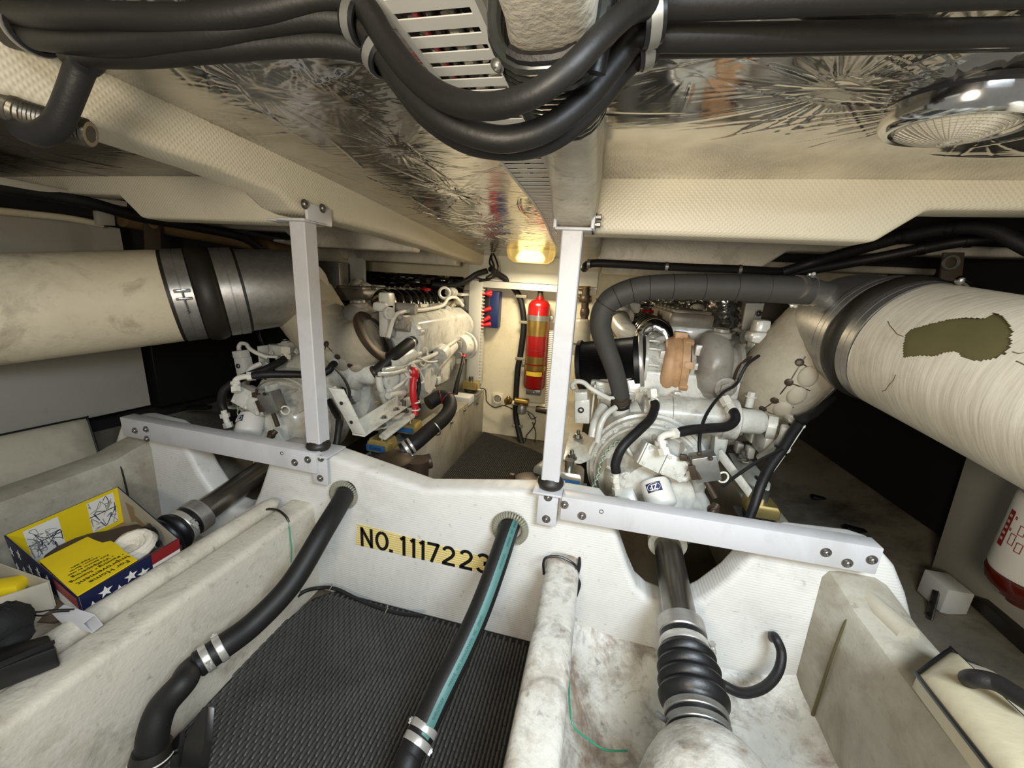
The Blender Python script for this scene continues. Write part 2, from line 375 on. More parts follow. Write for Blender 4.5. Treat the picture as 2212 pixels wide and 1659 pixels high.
foil_sheet('foil_panel',-.92,-.13,.2,2.95,[(*pin(862,322),90,.13,.0016),(*pin(985,415),90,.16,.0016),(*pin(560,200),60,.13,.0016),(*pin(640,125),50,.10,.002),(*pin(720,215),60,.12,.0014),(*pin(1040,480),90,.3,.0016),(-.6,2.0,80,.3,.0016)],'foil',3,lines=170,nx=300,ny=620)
foil_sheet('foil_panel',-.05,1.7,.15,1.2,[(*pin(1815,192),44,.24,.0012),(.51,.80,110,.38,.0014),(*pin(1500,150),16,.12,.0007)],'foil_smooth',5,lines=40,amp=.4,nx=640,ny=400,lane=.15)
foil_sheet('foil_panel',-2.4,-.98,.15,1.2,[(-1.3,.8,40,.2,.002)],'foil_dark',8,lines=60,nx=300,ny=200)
# sides, hull and far end
def struct(g,name,m,label=None,**k):
    o=g.build(name,m,kind='structure',**k)
    if label: o['label']=label
    return o
struct(G().box2((-2.5,2.97,-1.5),(1.8,3.05,.5)),'wall_front','panel_cream','cream painted forward end wall of the engine room')
struct(G().box2((-2.62,.1,-1.5),(-2.5,3.05,.6)),'wall_left','dark_void','dark hull side on the left')
struct(G().box2((1.7,.1,-1.5),(1.82,3.05,.6)),'wall_right','dark_void','dark hull side on the right')
struct(G().prism([(-2.6,.25,-1.22),(1.8,.25,-1.22),(1.8,3.0,-1.22),(-2.6,3.0,-1.22)],(0,0,-.06)),'floor','bilge_dark','oily bilge bottom, colour darkened for shade under the engines')
# longitudinal deck beams (rounded box sections)
def beam(x0,x1,stations,name,label,m='gelcoat_weave',r=.022):
    rings=[]
    for (Y,zb) in stations:
        zt=ceil_z(Y)+.01; ring=[(x0-.004,Y,zt)]
        for k in range(5):
            a=math.pi/2*k/4; ring.append((x0+r-r*math.cos(a),Y,zb+r-r*math.sin(a)))
        for k in range(5):
            a=math.pi/2*k/4; ring.append((x1-r+r*math.sin(a),Y,zb+r-r*math.cos(a)))
        ring.append((x1+.004,Y,zt)); rings.append(ring)
    return struct(G().loft(rings),name,m,label)
beam(-1.035,-.905,[(.12,.235),(.4,.235),(.6,.228),(.8,.222),(.98,.208),(1.03,.178),(1.08,.170),(1.14,.171),(1.3,.176),(1.6,.174),(2.2,.160),(2.97,.135)],'trim_1','cream deck beam running fore and aft above the left post')
def beam2():
    rings=[]
    for Y,zb,x0,x1 in ((.1,.222,-.118,-.036),(.40,.220,-.118,-.036),(.44,.226,-.125,-.038),(.7,.222,-.132,-.040),(.95,.208,-.150,-.044),(1.02,.190,-.156,-.046),(1.07,.165,-.156,-.046),(1.16,.165,-.160,-.046),(1.3,.172,-.165,-.044),(2.2,.158,-.17,-.044),(2.97,.135,-.17,-.044)):
        zt=ceil_z(Y)+.01; r=.022; ring=[(x0-.004,Y,zt)]
        for k in range(5):
            q=math.pi/2*k/4; ring.append((x0+r-r*math.cos(q),Y,zb+r-r*math.sin(q)))
        for k in range(5):
            q=math.pi/2*k/4; ring.append((x1-r+r*math.sin(q),Y,zb+r-r*math.cos(q)))
        ring.append((x1+.004,Y,zt)); rings.append(ring)
    return struct(G().loft(rings),'trim_2','gelcoat','cream deck beam running fore and aft above the right post')
beam2()
# transverse deck beams with chamfered outer ends
def cross_beam(xa,xb,Y,zb,name,label,m='gelcoat_weave',th=.10,cut=.09):
    s=1 if xb>xa else -1; z=ceil_z(Y)
    poly=[(xa,Y,z+.01),(xa,Y,zb),(xb-s*cut,Y,zb),(xb,Y,zb+.075),(xb+s*.9,Y,zb+.085),(xb+s*.9,Y,z+.01)]
    return struct(G().prism(poly,(0,th,0),.014,3),name,m,label)
cross_beam(-.09,.705,1.15,.157,'trim_3','cream cross beam on the right with a cut-away outer end')
cross_beam(mir(-.09),mir(.705),1.15,.157,'trim_4','shaded cross beam on the left with a cut-away outer end')
X5=A(1645,580,1.95).x
cross_beam(-.05,X5+.09,1.95,.145,'trim_5','second cream cross beam on the right, further forward','gelcoat')
cross_beam(mir(-.05),mir(X5+.09),1.95,.145,'trim_6','second cross beam on the left, further forward','gelcoat')
cross_beam(-.04,.9,2.6,.115,'trim_7','third cross beam on the right above the engine','gelcoat',cut=.05)
cross_beam(mir(-.04),mir(.9),2.6,.115,'trim_8','third cross beam on the left above the engine','gelcoat',cut=.05)
struct(G().box2((-1.02,2.86,.03),(-.06,2.97,.215),bev=.006),'trim_9','panel_white','white header across the top of the forward wall')
struct(G().box2((-1.0,2.83,-.02),(-.06,2.90,.028),bev=.004),'trim_10','panel_white','white ledge under the header')
# the numbered transverse frame
half=[(.0,-.695),(.385,-.628),(.48,-.622),(.585,-.622),(.622,-.66),(.66,-.75),(.70,-.84),(.735,-.905),(.775,-.935),(.83,-.945),(.885,-.935),(.93,-.89),(.985,-.81),(1.03,-.715),(1.07,-.665),(1.13,-.63),(1.29,-.62),(1.335,-.628),(1.375,-.665),(1.42,-.74),(1.48,-.87),(1.55,-1.0),(1.62,-1.25)]
def frame_face():
    g=G(); poly=[(CX-a,1.1,z) for a,z in half[::-1]]+[(CX+a,1.1,z) for a,z in half[1:]]
    b=bmesh.new(); vs=[b.verts.new(p) for p in poly]; f=b.faces.new(vs)
    r=bmesh.ops.extrude_face_region(b,geom=[f])
    for e in r['geom']:
        if isinstance(e,bmesh.types.BMVert): e.co.y+=.10
    bmesh.ops.recalc_face_normals(b,faces=b.faces[:])
    ed=[e for e in b.edges if len(e.link_faces)==2 and e.calc_face_angle(0)>1.2 and abs(e.verts[0].co.y-e.verts[1].co.y)<.01]
    bmesh.ops.bevel(b,geom=ed,offset=.022,segments=4,affect='EDGES',profile=.5)
    bmesh.ops.triangulate(b,faces=[f for f in b.faces if len(f.verts)>6])
    return g.bm(b)
FRAME=frame_face().build('wall_middle','gelcoat_rows',kind='structure',ang=50)
FRAME['label']='white moulded cross frame carrying the painted number'
# number tape and figures on the frame
pa,pb,pc,pd=[A(*q,1.0985) for q in ((772,1131),(1062,1208),(1050,1252),(768,1176))]
G().prism([pa,pb,A(1066,1210,1.0985),A(1058,1240,1.0985),pd],(0,.004,0)).build('number_tape','tape',FRAME,'yellowed tape under the number')
def ribbon(pts,w,y):
    n=len(pts); L=[]
    for i in range(n):
        a=V(pts[max(i-1,0)]); b=V(pts[min(i+1,n-1)]); p=V(pts[i])
        if 0<i<n-1:
            d1=(p-a).normalized(); d2=(b-p).normalized(); nn=V((-d1.y-d2.y,d1.x+d2.x)).normalized(); k=min(1/max(nn.dot(V((-d1.y,d1.x))),.45),2.0)
        else: d=(b-a).normalized(); nn=V((-d.y,d.x)); k=1
        L.append((p+nn*w/2*k,p-nn*w/2*k))
    vs=[];fs=[]
    for q,r in L: vs+= [(q.x,y,q.y),(r.x,y,r.y),(q.x,y+.0012,q.y),(r.x,y+.0012,r.y)]
    for i in range(n-1):
        k=4*i; fs+=[(k,k+1,k+5,k+4),(k,k+4,k+6,k+2),(k+1,k+3,k+7,k+5)]
    return vs,fs
def arc(cx,cy,rx,ry,a0,a1,n=10): return [(cx+rx*math.cos(math.radians(a0+(a1-a0)*i/n)),cy+ry*math.sin(math.radians(a0+(a1-a0)*i/n))) for i in range(n+1)]
GL={'N':[[(.11,0),(.11,1)],[(.11,.93),(.89,.07)],[(.89,0),(.89,1)]],'O':[arc(.5,.5,.39,.42,90,450,24)],'.':[[(.0,.09),(1,.09)]],
 '1':[[(.75,0),(.75,1)],[(.08,.80),(.70,.90)]],'7':[[(0,.91),(.86,.91)],[(.86,.97),(.32,0)]],
 '2':[arc(.5,.68,.38,.235,165,-25,12)+[(.72,.46),(.13,.13)],[(.02,.085),(1,.085)]],'3':[arc(.48,.72,.36,.20,160,-85,10),arc(.48,.28,.40,.20,85,-165,10)]}
zt=A(779,1138,1.097).z; zb=A(779,1179,1.097).z; hh=zt-zb
g=G()
for ch,x0,x1 in (('N',779,805),('O',810.5,839.5),('.',840.6,848.5),('1',864,875.4),('1',886,896.5),('1',905.5,916.6),('7',923,951),('2',954.5,983),('2',992,1021),('3',1029,1060)):
    xa=A(x0,1160+(x0-779)*.22,1.097).x; xb=A(x1,1160+(x1-779)*.22,1.097).x; wx=xb-xa
    for st in GL[ch]: g.add(*ribbon([(xa+u*wx,zb+v*hh) for u,v in st],.0115 if ch!='.' else .012,1.0968))
G_=g.build('number_lettering','ink',FRAME,'black number painted on the tape')
# inner keel stringers either side of the walkway, aft of the frame
def stringer(xa,xb,zt,y0,y1,zb,name,label,m='gelcoat',r=.018,flare=.0,flare_side=0):
    rings=[]
    for Y in np.linspace(y0,y1,9):
        ring=[(xa-(flare if flare_side<0 else 0),Y,zb)]
        for k in range(5):
            a=math.pi/2*k/4; ring.append((xa+r-r*math.cos(a),Y,zt-r+r*math.sin(a)))
        for k in range(5):
            a=math.pi/2*k/4; ring.append((xb-r+r*math.sin(a),Y,zt-r+r*math.cos(a)))
        ring.append((xb+(flare if flare_side>0 else 0),Y,zb)); rings.append(ring)
    return struct(G().loft(rings),name,m,label)
stringer(-.082,.022,-.832,.3,1.115,-1.22,'trim_11','white keel stringer right of the rear walkway','gelcoat_bilge',r=.028)
stringer(mir(.022),-.975,-.838,.1,1.115,-1.22,'trim_12','cream keel stringer left of the rear walkway','gelcoat',r=.022)
# round-topped ridge beside the left stringer
struct(G().tube([(-1.112,y,-.842) for y in (.1,.3,.5,.8,1.02,1.07)],[.03,.03,.03,.03,.03,.012],seg=16),'trim_13','gelcoat','rounded ridge along the left keel stringer')
# outer stringers
def outer(s,name,label,m):
    f=(lambda x:x) if s>0 else mir
    rings=[]
    for Y,zt,xo in ((.2,-.76,.0),(.5,-.755,.0),(.8,-.75,.0),(1.0,-.742,.0),(1.05,-.72,-.01),(1.115,-.70,-.02)):
        P=[(.735+xo,-1.2),(.712+xo,-1.10),(.700+xo,zt-.03),(.712+xo,zt-.006),(.735+xo,zt),(.82+xo,zt),(.85+xo,zt-.015),(.865+xo,zt-.05),(.93+xo,-1.2)]
        rings.append([(f(x),Y,z) for x,z in P])
    return struct(G().loft(rings),name,m,label)
outer(1,'trim_14','grey-cream outer stringer right of the shaft bay','gelcoat_grey')
outer(-1,'trim_15','grey-cream outer stringer left of the shaft bay','gelcoat_grey')
# vertical glass-cloth joint on the outer stringers
for s in (1,-1):
    f=(lambda x:x) if s>0 else mir
    G().tube([(f(.708),1.015,-1.12),(f(.7),1.005,-.95),(f(.699),1.0,-.80),(f(.705),.998,-.765)],[.004,.0035,.003,.001],seg=8).build('trim_16' if s>0 else 'trim_17','rubber_brown' if s<0 else 'olive',kind='structure')
# bilge pans of the two shaft bays (slightly dished)
def pan(xa,xb,name):
    n=14; vs=[];fs=[]
    for i in range(n+1):
        for j in range(n+1):
            u=i/n; v=j/n; x=xa+(xb-xa)*u; y=.25+.87*v
            z=-1.185+.06*(abs(2*u-1)**4)+.085*max(0,(v-.80)/.2)**2+.006*math.sin(9*u+5*v)
            vs.append((x,y,z))
    for i in range(n):
        for j in range(n):
            a=i*(n+1)+j; fs.append((a,a+n+1,a+n+2,a+1))
    return struct(G().add(vs,fs),name,'gelcoat_bilge','stained white pan of the shaft bay')
pan(.02,.75,'floor_bay_right'); pan(mir(.75),mir(.02),'floor_bay_left')
# hull flanks outboard of the outer stringers
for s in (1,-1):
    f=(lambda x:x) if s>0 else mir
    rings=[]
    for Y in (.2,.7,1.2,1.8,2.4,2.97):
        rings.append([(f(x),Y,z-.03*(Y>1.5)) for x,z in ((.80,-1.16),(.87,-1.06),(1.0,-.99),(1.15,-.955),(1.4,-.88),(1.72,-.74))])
    struct(G().loft(rings,False,False),'wall_hull_right' if s>0 else 'wall_hull_left','hull_dirt_shade','sloping hull flank outboard of the stringer')
# engine bearers forward of the frame
def bearer(xa,xb,zt,name,label,m='gelcoat'):
    return struct(G().box2((xa,1.2,-1.22),(xb,2.97,zt),bev=.006),name,m,label)
bearer(-1.02,-.885,-.845,'trim_18','grey-white engine bearer left of the forward walkway','gelcoat_grey')
bearer(mir(-.885),mir(-1.02),-.845,'trim_19','grey-white engine bearer right of the forward walkway','gelcoat_grey')
bearer(mir(.78),mir(.66),-.80,'trim_20','outboard engine bearer under the left engine','gelcoat_grey')
bearer(.66,.78,-.80,'trim_21','outboard engine bearer under the right engine','gelcoat_grey')
# ================================================================ posts and cross bars
YF=V((0,-1,0))
def post(x,xb,zt,zb,label):
    t=thing('support_post',label,'post',(xb,1.1,zb),'white support posts')
    h=.0275
    def tubebox(s):  # square tube, very slightly leaning
        return [(a+sx*s,1.1+sy*s,z) for a,z in () for sx,sy in ()]
    rings=[]
    for xx,z in ((xb,zb),(x,zt)):
        q=[]; c=.003
        for sx,sy in ((-1,-1),(1,-1),(1,1),(-1,1)):
            if sx*sy>0: q+=[(xx+sx*(h),1.1+sy*(h-c),z),(xx+sx*(h-c),1.1+sy*h,z)]
            else: q+=[(xx+sx*(h-c),1.1+sy*h,z),(xx+sx*h,1.1+sy*(h-c),z)]
        rings.append(q)
    G().loft(rings).build('square_tube','aluminium_paint',t)
    return t
def bolts(parent,pts,axis,r=.0075,h=.008,kind='button',m='bolt_steel'):
    for p in pts:
        g=G(); getattr(g,kind)(p,axis,r,h); g.build('bolt',m,parent)
P1=post(-.942,-.938,.152,-.578,'white square post on the left, foot beside the left cross bar')
P2=post(-.102,-.098,.150,-.568,'white square post on the right, foot beside the right cross bar')
# top brackets
g=G(); g.box2((-1.0,1.05,.150),(-.893,1.15,.158),bev=.003).box2((-.904,1.065,.150),(-.893,1.175,.205),bev=.004); g.box2((-1.045,1.065,.150),(-1.0,1.12,.156),bev=.002)
tb=g.build('top_bracket','aluminium_paint',P1)
bolts(tb,[AX(657,441,-.893),AX(696,450,-.893)],(1,0,0),.009,.010)
g=G(); g.box2((-.152,1.06,.150),(-.046,1.14,.158),bev=.003).box2((-.056,1.06,.15),(-.046,1.14,.205),bev=.003).box2((-.152,1.06,.15),(-.143,1.14,.18),bev=.003)
tb2=g.build('top_bracket','aluminium_paint',P2)
for z in (.168,.186): 
    G().hexbolt((-.046,1.085,z),(1,0,0),.007,.014).build('bolt','bolt_steel',tb2)
# feet and bottom brackets
for P,xc,zb,bx,label in ((P1,-.938,-.578,-.912,''),(P2,-.098,-.568,-.098,'')):
    G().lathe((xc,1.1,zb-.034),(0,0,1),[(0,.026),(.004,.036),(.014,.041),(.022,.041),(.030,.035),(.036,.030)],28).build('rubber_foot','rubber_brown',P)
    g=G(); g.box2((bx-.048,1.055,zb-.042),(bx+.042,1.16,zb-.035),bev=.002).box2((bx-.030,1.092-.007-.02,zb-.150),(bx+.032,1.092-.02,zb-.036),bev=.002)
    bb=g.build('bottom_bracket','aluminium_paint',P)
    y=1.065
    pts=((A(693,990,y),A(692,1033,y)) if xc<-.5 else (A(1184,1074,y),A(1180,1121,y)))
    bolts(bb,pts,YF,.0085,.009)
def crossbar(corners,label,bl,hole,chamf):
    (x0,z0),(x1,z1)=corners; t=thing('cross_bar',label,'cross bar',((x0+x1)/2,1.075,(z0+z1)/2-.04),'white cross bars over the shaft bays')
    hgt=.078; y0,y1=1.05,1.10
    g=G(); d=.018
    tz=lambda x:z0+(z1-z0)*(x-x0)/(x1-x0)
    pl=[(x0,y0,tz(x0)-hgt),(x1,y0,tz(x1)-hgt),(x1,y0,tz(x1)),(x0,y0,tz(x0))]
    g.prism(pl,(0,y1-y0,0),.0025)
    g.build('box_bar','aluminium_paint',t)
    bolts(t,[A(x,y,y0) for x,y in bl],YF,.0085,.009)
    p=A(*hole,y0); G().lathe(p+V((0,-.0006,0)),YF,[(0,.0065),(.0007,.0065),(.0007,.005),(-.004,.005),(-.004,0)],18,False).build('bolt_hole','dark_void',t)
    return t
a,b=A(258,901,1.05),A(681,980,1.05); c_,d_=A(1214,1073,1.05),A(1911,1186,1.05)
crossbar(((a.x,a.z),(b.x,b.z)),'white cross bar bolted over the left shaft bay',[(292,930),(291+27,948-0),(316,927),(637,999),(665,993)],(609,979),0)
crossbar(((c_.x,c_.z),(d_.x,d_.z)),'white cross bar bolted over the right shaft bay',[(1219,1090),(1257,1114),(1784,1193),(1830,1216),(1883,1209)],(1299,1105),0)
# ================================================================ floor mats
def mat_link_mesh(L,W,H):
    g=G(); n=4; rings=[]
    for u,s in ((-.5,.45),(-.30,1),(.30,1),(.5,.45)):
        ring=[]
        for k in range(n+1):
            a=math.pi*k/n; ring.append((math.cos(a)*W/2*(.8+.2*s),u*L,math.sin(a)*H*s))
        rings.append(ring)
    g.loft(rings,False,False); me=bpy.data.meshes.new('mat_link'); me.from_pydata(g.v,[],g.f); fix(me,60); return me
def woven_mat(label,outline,z,L,W,H,m,near=300,px0=0,name='floor_mat',sheet='mat_under'):
    xs=[p[0] for p in outline]; ys=[p[1] for p in outline]
    t=thing(name,label,'floor mat',(sum(xs)/len(xs),sum(ys)/len(ys),z))
    G().prism([(x,y,z) for x,y in outline],(0,0,-.012)).build('backing',sheet,t)
    def inside(x,y):
        n=len(outline); c=False; j=n-1
        for i in range(n):
            xi,yi=outline[i]; xj,yj=outline[j]
            if (yi>y)!=(yj>y) and x<(xj-xi)*(y-yi)/(yj-yi)+xi: c=not c
            j=i
        return c
    me=mat_link_mesh(L*1.02,W*.84,H); me.materials.append(MATS[m])
    spots=[]; i=0; x=min(xs)
    while x<max(xs):
        y=min(ys)+(L/2 if i%2 else 0)
        while y<max(ys):
            if inside(x,y-L*.5) and inside(x,y+L*.5): spots.append((x+rnd.uniform(-.0004,.0004),y,z+rnd.uniform(-.0006,.0006)))
            y+=L
        x+=W; i+=1
    def seen(p):
        d=dep(p)
        if d<.1: return 9e9
        q=V(p); X=1106+FPX*q.dot(RT)/d; Y=829.5-FPX*q.dot(UP)/d
        return d if (-20<X<2232 and Y<1670) else 1e6+d
    spots.sort(key=seen)
    if near:
        for p in spots[:near]:
            o=bpy.data.objects.new('mat_link',me); COL.objects.link(o); o.parent=t; o.location=V(p)-V(t['wloc']); o['wloc']=p
    g=G(); vs=[tuple(v.co) for v in me.vertices]; fs=[tuple(f.vertices) for f in me.polygons]
    for p in spots[near:]: g.add([(a+p[0],b_+p[1],c+p[2]) for a,b_,c in vs],fs)
    g.build('mat_links',m,t,kind='stuff',ang=60)
    return t
ol=[(-.96,.36),(-.085,.36),(-.085,1.096),(-.90,1.096),(-.955,1.04),(-.972,.95),(-.972,.7)]
woven_mat('grey woven link mat on the rear walkway under the two hoses',ol,-1.210,.031,.0116,.0072,'mat_grey')
woven_mat('dark fine ribbed mat on the forward walkway between the engines',[(-.875,1.22),(-.17,1.22),(-.17,2.55),(-.40,2.72),(-.86,2.93)],-1.20,.024,.0125,.006,'mat_dark',near=0)
# ================================================================ hoses through the frame
def grommet(p,R,label):
    t=thing('corrugated_grommet',label,'grommet',p,'corrugated grommets round the frame holes')
    g=G(); n=38
    for i in range(n):
        a=2*math.pi*i/n+.3
        d=V((math.cos(a),0,math.sin(a)))
        if -2.35<math.atan2(d.z,d.x)<-1.0: continue
        g.lathe(V(p)+d*R+V((0,-.004,0)),d.cross(V((0,1,0))),[(-.0040,.0085),(-.0022,.0125),(.0022,.0125),(.0040,.0085)],10)
    g.build('split_conduit','grommet',t); return t
def jpt(L): return [V(p) for p in L]
h1=[A(762,1035,1.16),A(745,1070,1.07),A(700,1145,.93),A(630,1260,.80),A(550,1345,.70),A(480,1398,.625),A(435,1430,.585)]
t=thing('drain_hose','thick black hose curving down the left of the rear walkway','hose',h1[-1])
G().tube(h1,.0325,seg=22,n=8).build('hose_tube','rubber_matte',t)
r=.0335
ax=(h1[-1]-h1[-2]).normalized()
c1=h1[-1]-ax*.012; c2=h1[-1]-ax*.042
clamp(c1,ax,r,.016,t,screw=(.8,-.5,.2)); clamp(c2,ax,r,.016,t,screw=(-.8,.2,.5))
G().lathe(h1[-1]-ax*.002,ax,[(0,.0325),(.008,.0335),(.012,.031),(.012,.02)],28).build('hose_end','rubber',t)
e1=[h1[-1]-ax*.05,h1[-1]+ax*.02,A(395,1475,.53),A(352,1525,.495),A(333,1575,.47),A(328,1625,.455)]
te=thing('elbow_pipe','dark pipe elbow below the left hose clamps','pipe',e1[-1])
G().tube(e1,[.0285,.0285,.030,.031,.031,.031],seg=22).build('pipe_bend','rubber_matte',te)
ax2=(e1[-1]-e1[-2]).normalized()
G().lathe(e1[-1]-ax2*.012,ax2,[(0,.031),(0,.036),(.02,.040),(.03,.040),(.034,.037),(.034,.02)],28).build('flared_socket','rubber_brown',te)
G().torus(e1[-1]+ax2*.010,ax2,.0395,.0022,30,6).build('socket_rim','conduit_white',te)
# black strap-like bracket beside the elbow
t=thing('black_bracket','black angled plastic bracket standing beside the pipe elbow','bracket',A(415,1640,.47))
G().prism([A(388,1659,.46),A(395,1600,.47),A(437,1527,.50),A(447,1524,.50),A(440,1600,.47),A(432,1659,.455)],(.016,.006,-.006),.003).build('upright','black_plastic',t)
G().prism([A(365,1659,.47),A(372,1600,.48),A(388,1580,.48),A(384,1659,.465)],(.012,.004,0),.002).build('web','black_plastic',t)
t=thing('dark_pipe','dark pipe lying behind the left pipe elbow','pipe',A(250,1640,.47))
G().tube([A(190,1700,.47),A(250,1630,.49),A(300,1580,.52)],.012,seg=14).build('pipe_run','rubber_brown',t)
h2=[A(1112,1105,1.17),A(1100,1140,1.07),A(1075,1215,.97),A(1040,1310,.87),A(1000,1400,.78),A(950,1500,.69),A(915,1575,.635),A(900,1605,.61)]
t=thing('striped_hose','thick black hose with a teal printed stripe on the rear walkway','hose',h2[-1])
G().tube(h2,.0318,seg=24,n=8).build('hose_tube','rubber_matte',t)
# printed stripe as a thin band on the hose wall
def stripe(pts,r,m,parent,wd,side,name='printed_stripe',t0=.02,t1=.96):
    P,_=spline(pts,[r]*len(pts),8); n=len(P); L=[];F=[]
    for i in range(int(n*t0),int(n*t1)):
        T=(P[min(i+1,n-1)]-P[max(i-1,0)]).normalized(); d=(-P[i]).normalized()+side*V((1,0,0)); d=(d-T*d.dot(T)).normalized(); q=T.cross(d)
        for s in (-1,-.5,0,.5,1):
            a=s*wd/r; L.append(P[i]+(d*math.cos(a)+q*math.sin(a))*(r+.0007))
    m_=len(L)//5
    for i in range(m_-1):
        for j in range(4): k=i*5+j; F.append((k,k+1,k+6,k+5))
    return G().add(L,F).build(name,m,parent),P
st,PP=stripe(h2,.0318,'teal',t,.0108,.42)
# printing that runs along the stripe
def along(P,i): return P[i],(P[min(i+2,len(P)-1)]-P[max(i-2,0)]).normalized()
cum=[0.0]
for i in range(1,len(PP)): cum.append(cum[-1]+(PP[i]-PP[i-1]).length)
def hose_words(words,i_end,sz):
    d0=cum[i_end]
    for wd in words:
        ln=len(wd)*sz*.50; mid_=d0-ln/2; i=int(np.interp(mid_,cum,range(len(PP)))); i=max(2,min(i,len(PP)-3))
        p,T=along(PP,i); d=(-p).normalized()+.42*V((1,0,0)); d=(d-T*d.dot(T)).normalized()
        text('stripe_print',wd,p+d*.0328,-T,d.cross(-T),sz,'teal_print',t,ext=.0001,sx=.78); d0-=ln+sz*.3
W_=['SHIELDSFLEX','II','MARINE','WET','EXHAUST','WATER','SAE','J2006','R2']
hose_words(W_,int(len(PP)*.80),.0098); hose_words(W_,int(len(PP)*.33),.0098)
ax=(h2[-1]-h2[-2]).normalized()
clamp(h2[-2]+ax*.000,ax,.0328,.016,t,screw=(-.9,.3,.2)); clamp(h2[-2]+ax*.026,ax,.0328,.016,t,screw=(.95,.1,-.2))
G().tube([h2[-1]-ax*.03,h2[-1]+ax*.02,A(880,1650,.575),A(868,1710,.54)],[.030,.030,.031,.031],seg=22).build('pipe_stub','rubber_matte',t)
grommet(A(743,1068,1.088),.043,'corrugated grommet round the left hose hole in the frame')
grommet(A(1102,1141,1.088),.050,'corrugated grommet round the right hose hole in the frame')
# thin black cable along the foot of the frame
t=thing('floor_cable','thin black cable clipped along the foot of the cross frame','cable',A(800,1330,1.085))
cb=[A(600,1330,.95),A(650,1282,1.0),A(690,1270,1.05),A(725,1272,1.06),A(770,1293,1.055),A(820,1313,1.05),A(870,1326,1.045),A(912,1330,1.04)]
G().tube(cb,.0068,seg=10).build('cable_run','rubber',t)
for q in (A(716,1270,1.057),A(836,1318,1.047),A(648,1283,1.0)):
    g=G(); g.torus(q+V((0,-.002,0)),(1,0,-.3),.0085,.0018,16,5).tube([q+V((.001,0,.008)),q+V((.004,0,.02))],.0016,seg=6).ell(q+V((.004,-.002,.021)),(.003,.002,.003),8); g.build('cable_clip','grommet',t)
# ================================================================ right shaft line
def shaft(dx,label,gl,detail=True):
    pts=[AX(1441,1172,.31),AX(1470,1345,.31),AX(1476,1385,.31),AX(1485,1450,.31),AX(1492,1520,.31),AX(1500,1580,.31)]
    pts=[p+V((dx,0,0)) for p in pts]
    A0=pts[0]; ax=(pts[1]-A0).normalized()
    at=lambda p:(p-A0).dot(ax)
    s=[at(p) for p in pts]
    t=thing('propeller_shaft',label,'shaft',pts[2])
    t0=A0-ax*.03
    G().lathe(A0-ax*.10,ax,[(0,.044),(s[1]+.12,.046),(s[1]+.35,.046)],28).build('shaft_rod','shaft_steel',t)
    G().lathe(A0,ax,[(-.012,.060),(-.010,.064),(.012,.064),(.014,.060),(.014,.045)],28).build('coupling_collar','engine_white',t)
    # seal: rotor, clamp, bellows, clamp pair
    u=s[1]
    G().lathe(A0+ax*u,ax,[(0,.047),(0,.058),(.003,.061),(.040,.061),(.043,.058),(.043,.03)],32).build('seal_rotor','steel',t)
    f=G(); f.lathe(A0+ax*(u+.043),ax,[(0,.055),(.004,.059),(.050,.059),(.055,.055)],32); f.build('seal_ring','rubber_bellows',t)
    clamp(A0+ax*(u+.072),ax,.0595,.019,t,screw=(.9,-.2,.3))
    pr=[]; b0=u+.088
    for i in range(4):
        z=b0-.004+i*.0315; k_=(0,.004,.006,.008)[i]
        pr+=[(z,.060+k_),(z+.004,.066+k_),(z+.014,.071+k_),(z+.025,.068+k_),(z+.0305,.061+k_)]
    G().lathe(A0+ax*0,ax,[(b0-.005,.05)]+pr+[(b0+.128,.064),(b0+.20,.064),(b0+.20,.03)],36).build('bellows','rubber_bellows',t)
    clamp(A0+ax*(b0+.140),ax,.0645,.016,t,m='galv'); clamp(A0+ax*(b0+.166),ax,.0645,.016,t,m='galv')
    e=A0+ax*(b0+.145)
    if detail:
        p=e+V((-.072,-.02,.0)); G().box(p,(.045,.008,.010),rot=Matrix.Rotation(.5,3,'Y'),bev=.001).build('clamp_tail','galv',t)
        p=e+V((.012,-.03,.055)); G().cyl(p,p+ax*.075,.005,seg=8).box(p+ax*.07,(.012,.02,.008)).build('clamp_bolt','galv',t)
    return A0,ax,b0,t
A0,ax,b0,_=shaft(0,'steel propeller shaft with black bellows seal in the right shaft bay','')
# moulded stern tube hump
hp=A0+ax*(b0+.185)
def hump(dx,name):
    q=hp+V((dx,0,0)); rings=[]
    for t_,r in ((0,.06),(.004,.068),(.012,.078),(.03,.095),(.055,.112),(.09,.130),(.14,.15),(.22,.17),(.4,.19)):
        c=q+ax*t_; rings.append([(c.x+r*math.cos(a)*1.05,c.y-.0*r,c.z+r*math.sin(a)) for a in [2*math.pi*k/36 for k in range(36)]])
    return struct(G().loft(rings),name,'gelcoat_bilge','rounded white stern tube hump')
hump(0,'trim_22'); 
A1,_,_,_=shaft(-1.66,'steel propeller shaft with dark seal in the left shaft bay','',False)
# drain loop hose
t=thing('loop_hose','short black hose looped against the frame in the right bay','hose',A(1600,1500,.95))
G().tube([A(1668,1378,1.11),A(1674,1376,1.06),A(1688,1410,1.035),A(1680,1452,1.0),A(1650,1485,.96),A(1605,1497,.93),A(1560,1478,.93),A(1520,1450,.96)],.0125,seg=14).build('hose_tube','rubber',t)
